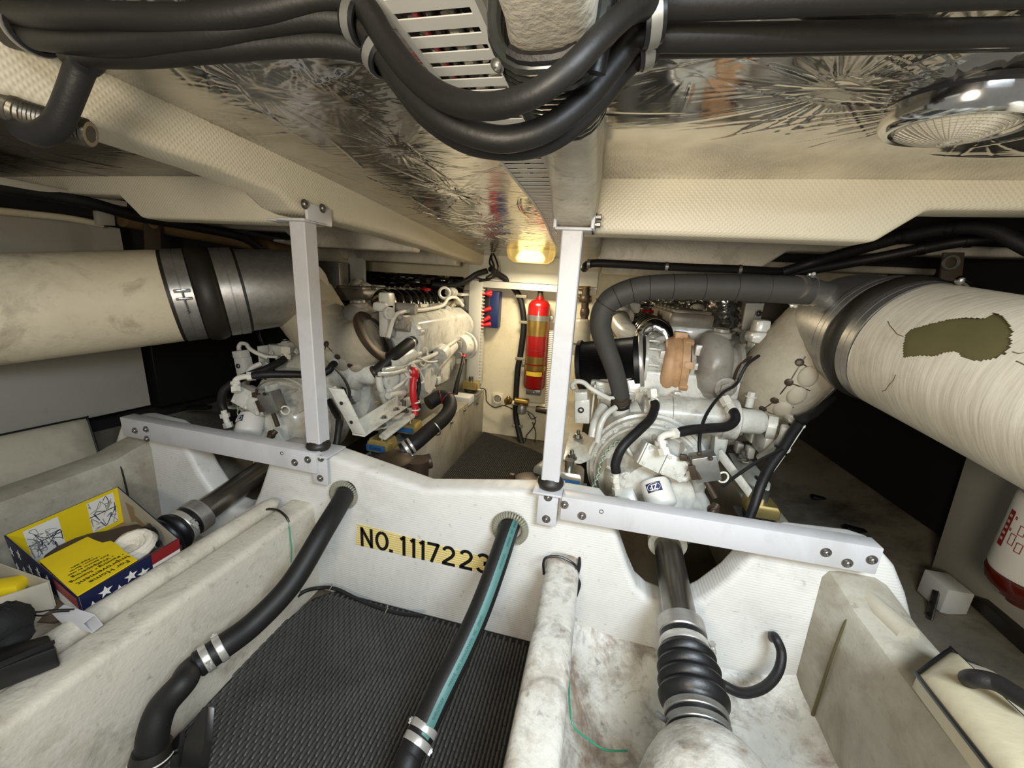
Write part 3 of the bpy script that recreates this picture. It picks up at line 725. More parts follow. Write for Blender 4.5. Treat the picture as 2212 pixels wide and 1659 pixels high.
# ties and bonding wires on the keel stringers
t=thing('cable_tie','black tie round the top of the right keel stringer','cable tie',A(1215,1210,1.05))
tie=[A(1175,1240,1.03),A(1174,1216,1.03),A(1182,1204,1.035),A(1210,1203,1.04),A(1238,1217,1.04),A(1246,1228,1.05)]
G().tube(tie,.0042,seg=8).build('tie_band','black_plastic',t)
G().tube([A(1252,1205,1.09),A(1251,1222,1.06),A(1247,1245,1.05),A(1251,1262,1.045),A(1245,1285,1.03),A(1240,1300,1.01)],[.004,.006,.005,.006,.005,.003],seg=8).build('taped_splice','black_matte',t)
t=thing('bonding_wire','thin green bonding wires down the side of the right keel stringer','wire',A(1215,1480,.75))
W=[[(1243,1296,1.03),(1238,1360,.95),(1231,1400,.92),(1226,1430,.90),(1229,1480,.83),(1231,1530,.77),(1240,1570,.74),(1275,1600,.74),(1310,1620,.74),(1355,1622,.76)],
   [(1240,1300,1.02),(1229,1380,.93),(1222,1430,.86),(1215,1500,.76),(1205,1560,.69),(1199,1610,.64),(1192,1680,.59)],
   [(1238,1305,1.01),(1231,1350,.95),(1224,1380,.92),(1228,1440,.88)]]
for q in W: G().tube([A(*p) for p in q],.0024,seg=7).build('wire_strand','green_wire',t)
for p in ((1201,1572,.67),(1228,1445,.86),(1239,1312,1.0)): G().box(A(*p),(.010,.004,.012),bev=.001).build('wire_clip','conduit_white',t)
t=thing('hose_tie','thin black tie looped over the left keel stringer','cable tie',A(600,1110,1.0))
G().tube([A(570,1106,1.0),A(578,1100,1.0),A(600,1102,.995),A(617,1115,.99),A(624,1128,.985)],.0042,seg=8).build('tie_band','black_plastic',t)
G().tube([A(622,1125,.985),A(626,1150,.97),A(630,1185,.955),A(629,1215,.94)],.0022,seg=7).build('wire_strand','green_wire',t)
# ================================================================ overhead hoses
def T3(L): return [ray(x,y)*z for x,y,z in L]
OH=[('uppermost',[(-40,20,.58),(90,33,.50),(260,38,.46),(420,40,.445),(560,24,.44),(700,-4,.435),(780,10,.435),(835,90,.44),(895,165,.435),(970,216,.41),(1060,230,.385),(1150,205,.362),(1230,150,.348),(1305,72,.348),(1370,18,.365),(1430,12,.385),(1600,8,.385),(1900,-4,.372),(2250,-18,.355)],.0136),
    ('middle',[(-40,75,.60),(60,80,.55),(230,92,.49),(420,78,.46),(560,56,.455),(690,40,.45),(775,58,.452),(830,120,.455),(885,195,.452),(960,262,.445),(1050,297,.44),(1120,298,.437),(1195,270,.432),(1270,208,.43),(1330,135,.425),(1380,80,.42),(1440,82,.42),(1600,82,.42),(1900,77,.42),(2250,68,.42)],.0136),
    ('lowest',[(150,120,.55),(300,118,.50),(430,108,.475),(600,95,.47),(720,94,.468),(815,118,.47),(860,170,.475),(920,245,.478),(1000,300,.475),(1080,318,.47),(1160,312,.465),(1230,275,.46),(1295,212,.455),(1345,150,.45),(1395,104,.445),(1450,95,.452),(1700,90,.455),(2250,78,.455)],.0132)]
for nm,L,r in OH:
    t=thing('overhead_hose','%s of the three black hoses slung under the deckhead'%nm,'hose',ray(*L[10][:2])*L[10][2],'black hoses slung under the deckhead')
    G().tube(T3(L),[max(.0112,min(.0152,r*z/.425)) for x,y,z in L],seg=18,n=7).build('hose_tube','hose_dark',t)
def pclip(P,axis,R,label,parts=2):
    t=thing('hose_clip',label,'clip',P,'rubber lined steel hose clips')
    ax=V(axis).normalized(); P=V(P)
    G().lathe(P-ax*.010,ax,[(0,R*.98),(0,R*1.14),(.006,R*1.20),(.014,R*1.20),(.020,R*1.14),(.020,R*.98)],30,False).build('rubber_lining','rubber_bellows',t)
    G().lathe(P-ax*.0055,ax,[(0,R*1.2),(0,R*1.25),(.011,R*1.25),(.011,R*1.2)],30,False).build('steel_band','galv',t)
    G().box(P+V((0,0,R*1.45)),(.012,.004,R*.7),bev=.001).build('fixing_tab','galv',t)
pclip(ray(775,48)*.448,(1,-.1,-.35),.0195,'steel hose clip left of the slotted duct, upper of two')
pclip(ray(822,118)*.462,(.8,0,-.75),.0185,'steel hose clip left of the slotted duct, lower of two')
pclip(ray(1407,38)*.395,(1,.1,.25),.0205,'steel hose clip on the right hose bend, upper of two')
pclip(ray(1392,100)*.435,(.9,.1,.35),.0180,'steel hose clip on the right hose bend, lower of two')
# lower left: hose wrapped in tape hanging under the beam, spiral conduit behind it
t=thing('hanging_hose','taped black hose hooking down under the left deck beam','hose',ray(120,250)*.6)
G().tube(T3([(330,105,.52),(250,112,.53),(200,118,.54),(178,140,.55),(158,190,.56),(140,235,.57),(122,270,.58),(90,290,.59),(55,283,.60),(30,268,.62)]),[.014,.0155,.0165,.0165,.016,.016,.017,.018,.017,.012],seg=16).build('hose_tube','rubber',t)
G().lathe(ray(187,124)*.545,(-.7,0,-.5),[(-.012,.0172),(-.012,.0195),(.0,.0205),(.012,.0185),(.012,.0165)],24,False).build('taped_joint','rubber_bellows',t)
t=thing('hose_clip','steel hose clip at the far left end of the overhead hoses','clip',ray(72,62)*.55,'rubber lined steel hose clips')
q=ray(72,62)*.55
G().lathe(q,(1,-.2,-.3),[(-.009,.026),(-.009,.031),(.009,.031),(.009,.026)],26,False).build('rubber_lining','rubber_bellows',t)
G().lathe(q,(1,-.2,-.3),[(-.004,.031),(-.004,.033),(.004,.033),(.004,.031)],26,False).build('steel_band','galv',t)
t=thing('spiral_conduit','ribbed metal conduit lying along the lower edge of the left beam','conduit',ray(100,265)*.6)
cp=T3([(18,232,.60),(45,245,.60),(75,255,.605),(105,264,.61),(140,274,.615),(170,282,.62),(196,290,.625)]); P,_=spline(cp,[1]*len(cp),6); g=G()
L=0
for i in range(1,len(P)-1):
    if i%2==0: g.torus(P[i],P[i+1]-P[i-1],.0155,.0062,16,6)
g.build('conduit_ribs','conduit_metal',t)
G().tube(cp,.0125,seg=12).build('conduit_core','rubber_brown',t)
# slotted cable duct
t=thing('slotted_duct','long pale slotted cable duct under the deckhead','cable duct',(-.24,1.0,.29))
def dx(Y): # centre and half width along the duct
    Ys=[.2,.5,.9,1.1,1.3,1.5,1.7,1.95,2.2]; cs=[-.243,-.243,-.232,-.222,-.217,-.222,-.232,-.25,-.262]; hs=[.061,.061,.062,.060,.053,.045,.041,.036,.03]; zo=[.012,.012,.013,.014,.016,.018,.019,.02,.02]
    return np.interp(Y,Ys,cs),np.interp(Y,Ys,hs),ceil_z(Y)-np.interp(Y,Ys,zo)
for s in (-1,1):
    rings=[]
    for Y in np.linspace(.2,2.2,60):
        c,h,z=dx(Y); x=c+s*h; q=.011
        rings.append([(x,Y,z+.012),(x-s*.002,Y,z-.001),(x-s*q,Y,z-.002),(x-s*q,Y,z+.0015),(x-s*.004,Y,z+.003),(x-s*.002,Y,z+.012)])
    G().loft(rings).build('duct_rail','duct_grey',t)
Y=.235;k=0
while Y<2.17:
    c,h,z=dx(Y); st=.0325 if Y<1.2 else .030; wd=.0215
    y0,y1=Y,Y+wd; g=G(); c1,h1_,z1=dx(y1)
    g.prism([(c-h+.010,y0,z),(c+h-.010,y0,z),(c1+h1_-.010,y1,z1),(c1-h1_+.010,y1,z1)],(0,0,.0015))
    g.build('duct_slat','duct_grey',t); Y+=st
rings=[]
for Y in np.linspace(.2,2.2,30):
    c,h,z=dx(Y); rings.append([(c-h,Y,z+.012),(c+h,Y,z+.012)])
G().loft(rings,False,False).build('duct_back','dark_void',t)
for i,x in enumerate((-.28,-.255,-.215)):
    t2=thing('duct_cable',['dark red','black','grey'][i]+' cable lying inside the slotted duct','cable',(x,.7,.31))
    G().tube([(x+.012*math.sin(3*y+i),y,ceil_z(y)-.007) for y in np.linspace(.25,1.1,10)],.0036,seg=6).build('cable_run',['red_dull','rubber','rubber_grey'][i],t2)
# black ribbed sleeve round the right deck beam and the swollen beam end before it
t=thing('ribbed_sleeve','black ribbed rubber sleeve wrapped round the right deck beam','sleeve',(-.11,.6,.21))
def around(Y,e): 
    zb=.220; x0,x1=-.132-e,-.040+e; r=.040; q=[(x0,Y,ceil_z(Y)-.004)]
    for k in range(6): a=math.pi/2*k/5; q.append((x0+r-r*math.cos(a),Y,zb-e+r-r*math.sin(a)))
    for k in range(6): a=math.pi/2*k/5; q.append((x1-r+r*math.sin(a),Y,zb-e+r-r*math.cos(a)))
    q.append((x1,Y,ceil_z(Y)-.004)); return [V(p) for p in q]
for i in range(15):
    Y=.440+i*.0128; G().tube(around(Y,.007),.0074,seg=9,smooth=False).build('sleeve_rib','sleeve_gloss',t)
for k in (0,): G().tube(around(.431,.004)[4:10],.006,seg=8,smooth=False).build('end_band','rubber',t)
G().button(around(.452,.008)[3]+V((-.002,-.008,-.010)),(-.3,-.5,-1),.005,.005).build('fixing_screw','galv',t)
G().tube([V((-.038,.46,.215)),V((-.032,.45,.25)),V((-.03,.43,.285)),V((-.032,.42,.31))],[.013,.010,.007,.003],seg=10).build('sleeve_tail','rubber_bellows',t)
# round dome light
c=CEIL(2078,222); 
t=thing('dome_light','round chrome dome light with ribbed glass on the right deckhead','ceiling light',c)
nz=(-.04,.05,-1)
G().lathe(c+V((0,0,.004)),nz,[(0,.098),(.006,.098),(.010,.094)],56).build('back_gasket','rubber_bellows',t)
G().lathe(c,nz,[(.002,.05),(.004,.094),(.014,.093),(.026,.091),(.034,.087),(.038,.081),(.037,.074),(.030,.071),(.026,.06)],64,False).build('chrome_bezel','chrome',t)
pr=[(.026,.074)]
for i in range(15):
    r=.072-i*.0048; h=.030+.024*(1-(r/.074)**2); pr+=[(h,r),(h+.0016,r-.0016),(h+.0002,r-.0034)]
pr.append((.0555,.0005))
gl=G().lathe(c,nz,pr,64,False).build('ribbed_lens','glass_grey',t)
g=G()
for k in range(48):
    a=2*math.pi*k/48; 
    ps=[]
    for r in (.014,.028,.042,.056,.068):
        h=.0315+.024*(1-(r/.074)**2); ps.append(c+V((r*math.cos(a),r*math.sin(a),-h)))
    g.tube(ps,.0007,seg=4,smooth=False,caps=False)
g.build('lens_flutes','glass_grey',gl)
# lit bulkhead lamp at the far end
t=thing('bulkhead_lamp','glowing frosted lamp on the deckhead by the forward wall','lamp',A(1149,535,2.55))
q=A(1149,527,2.55)
G().box(q+V((0,0,.016)),(.31,.16,.05),bev=.012).build('lamp_base','lamp_frost',t)
g=G(); rings=[]
for z,sx,sy in ((.0,.152,.08),(-.06,.150,.078),(-.095,.138,.066),(-.115,.110,.05)):
    rings.append([q+V((sx*a,sy*b,z)) for a,b in ((-1,-.6),(-.85,-1),(.85,-1),(1,-.6),(1,.6),(.85,1),(-.85,1),(-1,.6))])
g.loft(rings,True).build('lamp_diffuser','lamp_frost',t)
G().ell(q+V((0,0,-.070)),(.085,.045,.036),16).build('glowing_bulb','lamp_lit',t)
lampo=light('bulkhead_lamp_glow','AREA',q+V((0,-.02,-.13)),q+V((0,-.12,-1)),11,(1,.84,.58),shape='RECTANGLE',size=.22,size_y=.12)
# ================================================================ exhaust runs
from mathutils.bvhtree import BVHTree
def hit(g,x,y):
    t=BVHTree.FromPolygons([V(p) for p in g.v],g.f); r=t.ray_cast(V((0,0,0)),ray(x,y).normalized())
    return r[0],r[1]
def dirs(a,b): return (V(b)-V(a)).normalized()
# ---- left
Lp=[ray(-260,695)*1.16,ray(0,670)*1.337,ray(372,641)*1.60]
ax=dirs(Lp[1],Lp[2]); R=.186
t=thing('exhaust_pipe','large cream lagged exhaust pipe entering from the left edge','exhaust pipe',Lp[1])
g=G().lathe(Lp[2],ax,[(-.92,R),(-.03,R),(-.004,R-.001),(0,R-.006),(0,R-.03)],64); g.build('lagged_pipe','lagging',t)
def coupling(o,ax,R,t,seq):
    z=0
    for kind,wd,dr in seq:
        p=o+ax*z
        if kind=='rubber': G().lathe(p,ax,[(0,R+dr),(wd,R+dr)],56,False).build('rubber_sleeve','rubber_brown',t)
        elif kind=='bulge': G().lathe(p,ax,[(0,R),(wd*.12,R+dr*.55),(wd*.32,R+dr*.95),(wd*.5,R+dr),(wd*.68,R+dr*.95),(wd*.88,R+dr*.55),(wd,R)],56,False).build('rubber_bulge','rubber_brown',t)
        elif kind=='band': G().lathe(p,ax,[(0,R+dr-.004),(.001,R+dr),(wd*.47,R+dr),(wd*.485,R+dr-.0025),(wd*.515,R+dr-.0025),(wd*.53,R+dr),(wd-.001,R+dr),(wd,R+dr-.004)],56,False).build('band_clamp','steel',t)
        elif kind=='steel': G().lathe(p,ax,[(0,R+dr),(wd-.002,R+dr),(wd,R+dr-.004)],56,False).build('steel_section','steel',t)
        z+=wd
    return o+ax*z
e=coupling(Lp[2]-ax*.004,ax,R-.004,t,[('rubber',.012,.002),('band',.070,.006),('bulge',.085,.019),('band',.075,.006),('rubber',.008,.002)])
G().lathe(e,ax,[(0,R-.008),(.002,R-.006),(.215,R-.014),(.235,R-.02),(.235,.05)],56,False).build('steel_section','steel',t)
# tee-bolt on the first band
q=None; gg=G().lathe(Lp[2],ax,[(0,R+.004),(.1,R+.004)],56,False); p,n=hit(gg,398,645)
if p:
    T=ax.cross(n).normalized(); g=G()
    g.cyl(p+n*.006-T*.03,p+n*.006+T*.045,.0035,seg=8).box(p+n*.005-T*.03,(.05,.012,.010),rot=Matrix((ax,T,n)).transposed(),bev=.002).box(p+n*.005+T*.0,(.05,.010,.010),rot=Matrix((ax,T,n)).transposed(),bev=.002).ell(p+n*.008+T*.05,(.006,.006,.006),8)
    g.build('tee_bolt','chrome',t)
eb=e+ax*.20
# lagged elbow to the turbo outlet
EO=ray(806,730)*1.83
pts=[eb,ray(636,628)*1.95,ray(662,662)*1.95,ray(690,702)*1.92,ray(722,738)*1.88,ray(764,750)*1.85,EO]
g=G().tube(pts,[.165,.166,.160,.152,.142,.124,.108],seg=40,n=10)
rg=np.random.default_rng(4); g.v=[tuple(V(v)+V((rg.normal(),rg.normal(),rg.normal()))*.0012) for v in g.v]
t2=thing('exhaust_elbow','cream lagged exhaust elbow between the left post and left engine','exhaust elbow',pts[3],'lagged exhaust elbows')
g.build('lagged_bend','lagging_cloth',t2,ang=80)
def stud(g,x,y,par,r=.014):
    p,n=hit(g,x,y)
    if p is None: return None
    if n.dot(p)>0: n=-n
    G().lathe(p-n*.003,n,[(0,r),(.004,r),(.007,r*.6),(.0065,0)],14,False).build('lacing_eyelet','bronze',par); return p,n
def lace(g,L,par,r=.0028):
    ps=[]
    for x,y in L:
        p,n=hit(g,x,y)
        if p: ps.append(p-(n if n.dot(p)>0 else -n)*-.001)
    if len(ps)>1: G().tube(ps,r,seg=6,smooth=False).build('lacing_cord','bronze',par)
for x,y in ((705,743),(729,771),(756,790)): stud(g,x,y,t2)
lace(g,[(705,746),(716,758),(729,771),(742,782),(756,790),(775,793)],t2)
lace(g,[(729,771),(728,781),(724,790)],t2); lace(g,[(705,743),(702,756)],t2)
# padded folds under the lacing
for x,y,r in ((712,772,.035),(740,790,.04),(770,798,.04),(800,795,.035)):
    p,n=hit(g,x,y)
    if p:
        nn=-n if n.dot(p)>0 else n
        G().ell(p-nn*.004,(r,r*.8,.016),18,rot=nn.to_track_quat('Z','X').to_matrix()).build('padded_fold','lagging_cloth',t2)
axo=(dirs(pts[-2],EO)+V((.35,.1,.35))).normalized()
G().lathe(EO-axo*.004,axo,[(0,.10),(0,.128),(.010,.133),(.022,.133),(.026,.127),(.026,.09)],44,False).build('rusty_flange','bronze',t2)
G().lathe(EO-axo*.012,axo,[(0,.10),(0,.116),(.006,.116)],44,False).build('flaking_gasket','lagging',t2)
# ---- right
C0=ray(1984,757)*1.13; ax=V((-.19,.97,.165)).normalized(); Rp=[C0,C0,C0,C0-ax*.5]; RR=.192
t=thing('exhaust_pipe','large cream lagged exhaust pipe with a torn brown patch on the right','exhaust pipe',Rp[3])
o=Rp[2]-ax*.0
tear=[(1955,725),(1965,712),(2008,700),(2050,690),(2090,686),(2120,688),(2137,684),(2145,676),(2158,678),(2172,688),(2180,700),(2187,716),(2183,730),(2185,745),(2170,765),(2145,775),(2120,780),(2095,778),(2078,770),(2065,760),(2040,762),(2020,770),(1990,768),(1952,772),(1950,750)]
def inpoly(x,y,P):
    c=False; j=len(P)-1
    for i in range(len(P)):
        (xi,yi),(xj,yj)=P[i],P[j]
        if (yi>y)!=(yj>y) and x<(xj-xi)*(y-yi)/(yj-yi)+xi: c=not c
        j=i
    return c
def proj(p): d=dep(p); return 1106+FPX*p.dot(RT)/d,829.5-FPX*p.dot(UP)/d
u=ax.orthogonal().normalized(); w_=ax.cross(u); ns,na=200,420
vs=[];fs=[]
for i in range(ns+1):
    s=-1.1*(1-i/ns)**1.6
    for j in range(na):
        a=2*math.pi*j/na; r=RR+.0012*math.sin(a*7+s*9)*math.sin(a*3); vs.append(o+ax*s+(u*math.cos(a)+w_*math.sin(a))*r)
for i in range(ns):
    for j in range(na):
        f=(i*na+j,i*na+(j+1)%na,(i+1)*na+(j+1)%na,(i+1)*na+j); c=sum((vs[k] for k in f),V((0,0,0)))/4
        nrm=c-(o+ax*(c-o).dot(ax))
        if c.dot(FW)>.2 and nrm.dot(c)<0:
            X,Y=proj(c)
            if inpoly(X,Y,tear): continue
        fs.append(f)
G().add(vs,fs).build('lagging_shell','lagging_smear',t,ang=60)
gin=G().lathe(o,ax,[(-1.1,RR-.005),(-.002,RR-.005)],64); gin.build('inner_wrap','olive',t,'olive brown wrap showing through the tear')
G().lathe(o,ax,[(-.02,RR-.004),(0,RR),(.004,RR-.01),(.004,.1)],64,False).build('lagging_edge','lagging_smear',t)
# cracks at the tear and a raised ridge
gs=G().add(vs,fs)
for L in (((1952,727),(1938,722),(1930,712),(1922,703),(1918,694)),((1935,810),(1930,822),(1922,830),(1913,843),(1906,845)),((2187,760),(2200,764),(2212,762)),((2195,780),(2205,784),(2216,790))):
    ps=[hit(gs,x,y)[0] for x,y in L]; ps=[p for p in ps if p]
    if len(ps)>1: G().tube(ps,.0011,seg=5,smooth=False).build('lagging_crack','olive',t)
e=coupling(o-ax*.004,ax,RR-.006,t,[('rubber',.010,.003),('band',.046,.007),('bulge',.066,.016),('band',.042,.007),('rubber',.006,.003)])
G().lathe(e,ax,[(0,RR-.010),(.002,RR-.008),(.11,RR-.012),(.15,RR-.020),(.165,RR-.05),(.165,.05)],56,False).build('steel_section','steel',t)
gb=G().lathe(o,ax,[(-.05,RR+.004),(.2,RR+.004)],56,False)
for (x0,y0),(x1,y1) in (((2072,614),(2128,630)),):
    p,n=hit(gb,x0,y0); p2,n2=hit(gb,x1-25,y1+4)
    if p and p2: G().cyl(p+V((0,0,.012)),p2+V((0,0,.012)),.006,seg=10).ell(p+V((0,0,.01)),(.012,.012,.012),10).ell(p2+V((0,0,.01)),(.014,.014,.012),10).build('tee_bolt','chrome',t)
# water injection stub on the mixer
s0,s1=ray(1742,628)*1.31,ray(1835,650)*1.36
G().cyl(s0-dirs(s0,s1)*.05,s1+dirs(s0,s1)*.05,.043,seg=28).build('water_stub','steel',t)
# cloth elbow down to the turbo
pts=[e+ax*.05,e+ax*.16+V((-.02,0,-.03)),ray(1702,800)*1.50,ray(1668,838)*1.56,ray(1632,838)*1.66,ray(1604,815)*1.78]
g=G().tube(pts,[.150,.156,.152,.140,.118,.095],seg=40,n=10)
g.v=[tuple(V(v)+V((rg.normal(),rg.normal(),rg.normal()))*.0010) for v in g.v]
t2=thing('exhaust_elbow','laced cloth exhaust elbow beside the right engine turbo','exhaust elbow',pts[2],'lagged exhaust elbows')
g.build('lagged_bend','lagging_cloth',t2,ang=80)
for x,y in ((1727,783),(1704,826),(1673,865),(1648,883)): stud(g,x,y,t2)
lace(g,[(1740,770),(1727,790),(1716,808),(1704,828),(1688,848),(1673,866),(1660,876),(1648,884)],t2)
lace(g,[(1727,783),(1740,790),(1752,800),(1764,806)],t2); lace(g,[(1704,826),(1720,832),(1735,838),(1750,844)],t2); lace(g,[(1673,865),(1695,875),(1715,880)],t2); lace(g,[(1648,883),(1665,893),(1685,897)],t2)
for x,y in ((1745,815),(1722,855),(1690,885)):
    p,n=hit(g,x,y)
    if p:
        nn=-n if n.dot(p)>0 else n
        G().ell(p-nn*.004,(.040,.032,.016),18,rot=nn.to_track_quat('Z','X').to_matrix()).build('padded_fold','lagging_cloth',t2)
p=ray(1765,865)*1.46; q=dirs(ray(1730,900)*1.5,ray(1797,832)*1.40)
G().box(p,(.022,.035,.155),rot=q.to_track_quat('Z','Y').to_matrix(),bev=.002).build('flange_plate','galv',t2)
# ---- big corrugated water hose
hp=[ray(1340,876)*1.60,ray(1339,845)*1.57,ray(1326,795)*1.53,ray(1308,745)*1.50,ray(1297,700)*1.47,ray(1312,655)*1.44,ray(1365,628)*1.41,ray(1440,620)*1.38,ray(1560,621)*1.35,ray(1680,625)*1.32,ray(1752,629)*1.30]
t=thing('water_hose','fat dark hose arching from the right engine to the exhaust','hose',hp[0])
G().tube(hp,[.035,.035,.036,.038,.041,.043,.044,.0445,.045,.046,.046],seg=28,n=9).build('hose_tube','rubber_grey',t)
P,_=spline(hp,[1]*len(hp),9)
for i in list(range(44,80,5)):
    G().torus(P[i],P[i+1]-P[i-1],.0452,.0009,36,5).build('hose_crease','rubber',t)
clamp(ray(1722,627)*1.32,dirs(hp[-2],hp[-1]),.0475,.024,t,screw=(0,0,-1)); clamp(ray(1744,628)*1.312,dirs(hp[-2],hp[-1]),.0475,.020,t,screw=(0,0,1))
a_=dirs(hp[0],hp[1])
clamp(hp[0]+a_*.018,a_,.0358,.016,t,m='bronze',screw=(1,0,0)); clamp(hp[0]+a_*.040,a_,.0358,.014,t,m='bronze')
G().lathe(hp[0]-a_*.003,a_,[(0,.03),(0,.040),(.010,.040),(.012,.037)],30,False).build('hose_cuff','rubber',t)
# ================================================================ side tanks and panels
def panel(name,label,cat,P,th,m,off=(-1,0,0)):
    t=G().prism(P,V(off)*th,.003,1).build(name,m,cat=cat); t['label']=label; return t
# left
y0,y1=.35,1.47
panel('side_panel','large grey panel behind and below the left exhaust pipe','panel',[(-2.32,y0,.20),(-2.32,1.50,.155),(-2.32,1.50,-.745),(-2.32,y0,-.70)],.03,'panel_grey')
panel('fuel_tank','black tank side behind the left exhaust pipe','tank',[(-2.30,1.53,.05),(-2.30,2.95,.02),(-2.30,2.95,-.83),(-2.30,1.53,-.76)],.12,'tank_black')
# right
panel('side_panel','cream panel below the right exhaust pipe, at the frame edge','panel',[(1.33,.3,-.35),(1.33,1.36,-.33),(1.33,1.36,-.80),(1.33,.3,-.86)],.03,'panel_grey',(1,0,0))
panel('fuel_tank','black tank side below the right exhaust pipe','tank',[(1.36,1.30,.0),(1.36,2.95,.0),(1.36,2.95,-.86),(1.36,1.30,-.82)],.12,'tank_black',(1,0,0))
# ================================================================ engines (the same model stands twice)
DX=-1.66
def EL(x,y,X,dY=0): p=AX(x,y,X); return p+V((-DX,dY,0))       # a point read off the left engine
def rotm(ax,ang): return Matrix.Rotation(ang,3,ax)
EW='engine_white'
eng=thing('marine_engine','white marine diesel engine and gearbox right of the walkway','engine',(.3,1.9,-.85),'white marine diesel engines')
def islands(g):
    n=len(g.v); p=list(range(n))
    def f(i):
        while p[i]!=i: p[i]=p[p[i]]; i=p[i]
        return i
    for q in g.f:
        a=f(q[0])
        for b in q[1:]: p[f(b)]=a
    comp={}
    for i in range(n): comp.setdefault(f(i),[]).append(i)
    B=[]
    for c in comp.values():
        a=np.array([g.v[i] for i in c]); B.append([a.min(0)-.0008,a.max(0)+.0008,set(c)])
    ch=True
    while ch:
        ch=False; out=[]
        for b in B:
            for o in out:
                if (b[0]<=o[1]).all() and (o[0]<=b[1]).all():
                    o[0]=np.minimum(o[0],b[0]); o[1]=np.maximum(o[1],b[1]); o[2]|=b[2]; ch=True; break
            else: out.append(b)
        B=out
    return [b[2] for b in B]
def part(g,name,m=EW,par=None,**k):
    "one object per separate piece"
    par=par or eng; I=islands(g)
    if len(I)==1: return g.build(name,m,par,**k)
    first=None
    for s in sorted(I,key=len,reverse=True):
        idx={i:j for j,i in enumerate(sorted(s))}; h=G(); h.v=[g.v[i] for i in sorted(s)]; h.f=[tuple(idx[i] for i in q) for q in g.f if q[0] in idx]
        o=h.build(name,m,par,**k); first=first or o
    return first
def nuts(g,pts,ax,r=.006,h=.007):
    for p in pts: g.hexbolt(p,ax,r,h)
    return g
# crankcase, sump and head
g=G(); g.prism([(.03,1.66,-.38),(.03,1.66,-.62),(.10,1.66,-.78),(.50,1.66,-.78),(.57,1.66,-.62),(.57,1.66,-.30),(.09,1.66,-.30)],(0,1.18,0),.015)
for i in range(6):
    y=1.75+i*.18
    g.box((.575,y,-.46),(.03,.10,.18),bev=.012).box((.57,y+.085,-.50),(.022,.018,.3),bev=.005).cyl((.585,y,-.56),(.60,y,-.56),.026,seg=16,bev=.004)
part(g,'crankcase')
g=G(); g.box((.41,2.36,-.215),(.28,.86,.17),bev=.015)
for i in range(6):
    y=1.98+i*.15; g.box((.555,y,-.20),(.03,.12,.12),bev=.01); nuts(g,[(.57,y-.04,-.165),(.57,y+.04,-.165),(.57,y,-.24)],(1,0,0),.008,.012)
part(g,'cylinder_head')
g=G(); g.box((.41,2.38,-.105),(.20,.82,.075),bev=.02)
for i in range(6): g.box((.41,2.03+i*.14,-.070),(.17,.095,.028),bev=.008); nuts(g,[(.35,2.03+i*.14,-.057),(.47,2.03+i*.14,-.057)],(0,0,1),.006,.008)
part(g,'rocker_cover','engine_rocker')
# chrome and black intake runners, red oil cap
RN=[A(1383,738,1.86),A(1394,716,1.86),A(1412,706,1.86),A(1432,716,1.85),A(1443,738,1.83)]
for i in range(8):
    o_=V((0,i*.092,0)); g=G(); g.tube([p+o_ for p in RN],[.030,.040,.046,.042,.030],seg=16,n=6)
    part(g,'intake_runner','chrome' if i<1 else 'black_chrome')
    G().torus(RN[4]+o_,RN[4]-RN[3],.029,.005,20,6).build('runner_clamp','chrome',eng)
G().lathe(A(1398,677,2.35)-V((0,0,.02)),(0,0,1),[(0,.02),(.02,.02),(.022,.034),(.034,.036),(.04,.03)],20).build('filler_cap','red',eng)
# air filter
fc=A(1388,783,1.75); L0=A(1252,790,1.78); axx=dirs(fc,L0); LL=(L0-fc).length
g=G(); n=72; rings=[]
for t_ in (.0,.012,LL-.012,LL):
    rings.append(t_)
u=axx.orthogonal().normalized(); w_=axx.cross(u)
def plc(t_,r,rip): return [fc+axx*t_+(u*math.cos(2*math.pi*j/(2*n))+w_*math.sin(2*math.pi*j/(2*n)))*(r-rip*(j%2)) for j in range(2*n)]
g.loft([plc(.03,.114,.007),plc(LL-.018,.108,.007)]); part(g,'filter_element','black_plastic',ang=10)
g=G(); g.lathe(fc,axx,[(0,.117),(.032,.119),(.034,.113)],48).lathe(fc,axx,[(LL-.02,.113),(LL-.018,.117),(LL-.002,.117),(LL+.003,.110),(LL+.003,0)],48,False); part(g,'filter_end_ring','rubber_bellows')
clamp(fc+axx*.002,axx,.119,.018,eng,name='filter_clamp',screw=(0,-.3,-1))
# compressor inlet, volute
g=G(); q0=A(1388,780,1.75); q1=A(1440,783,1.75); ia=dirs(q0,q1); il=(q1-q0).length
g.lathe(q0,ia,[(0,.113),(.012,.112),(.014,.086),(.055,.072),(.062,.078),(il-.01,.080),(il+.03,.080)],40)
for k in range(8):
    a=2*math.pi*k/8; d=V((0,math.cos(a),math.sin(a))); g.box(q0+ia*.035+d*.090,(.05,.010,.010),bev=.003)
g.box(q0+ia*.068+V((0,-.075,.045)),(.022,.012,.030),bev=.003); part(g,'compressor_inlet')
vc=A(1458,786,1.75); g=G()
g.lathe(vc-V((.046,0,0)),(1,-.06,.05),[(0,.06),(0,.085),(.012,.105),(.030,.120),(.048,.124),(.058,.119),(.060,.124),(.088,.122),(.090,.09),(.094,.05)],44)
rings=[]
for i in range(25):
    a=math.pi*(.55+1.0*i/24); d=V((0,math.cos(a),math.sin(a))); rr=.020+.020*(i/24); c=vc+V((-.035,0,0))+d*.095
    rings.append([c+d*rr*math.cos(b)+V((1,0,0))*rr*math.sin(b) for b in [2*math.pi*k/14 for k in range(14)]])
g.loft(rings); g.box(vc+V((.0,-.02,.125)),(.05,.05,.03),bev=.004)
for k in range(7):
    a=2*math.pi*k/7+.3; d=V((0,math.cos(a),math.sin(a))); g.box(vc+V((.030,0,0))+d*.122,(.034,.030,.016),rot=rotm('X',a-math.pi/2),bev=.003)
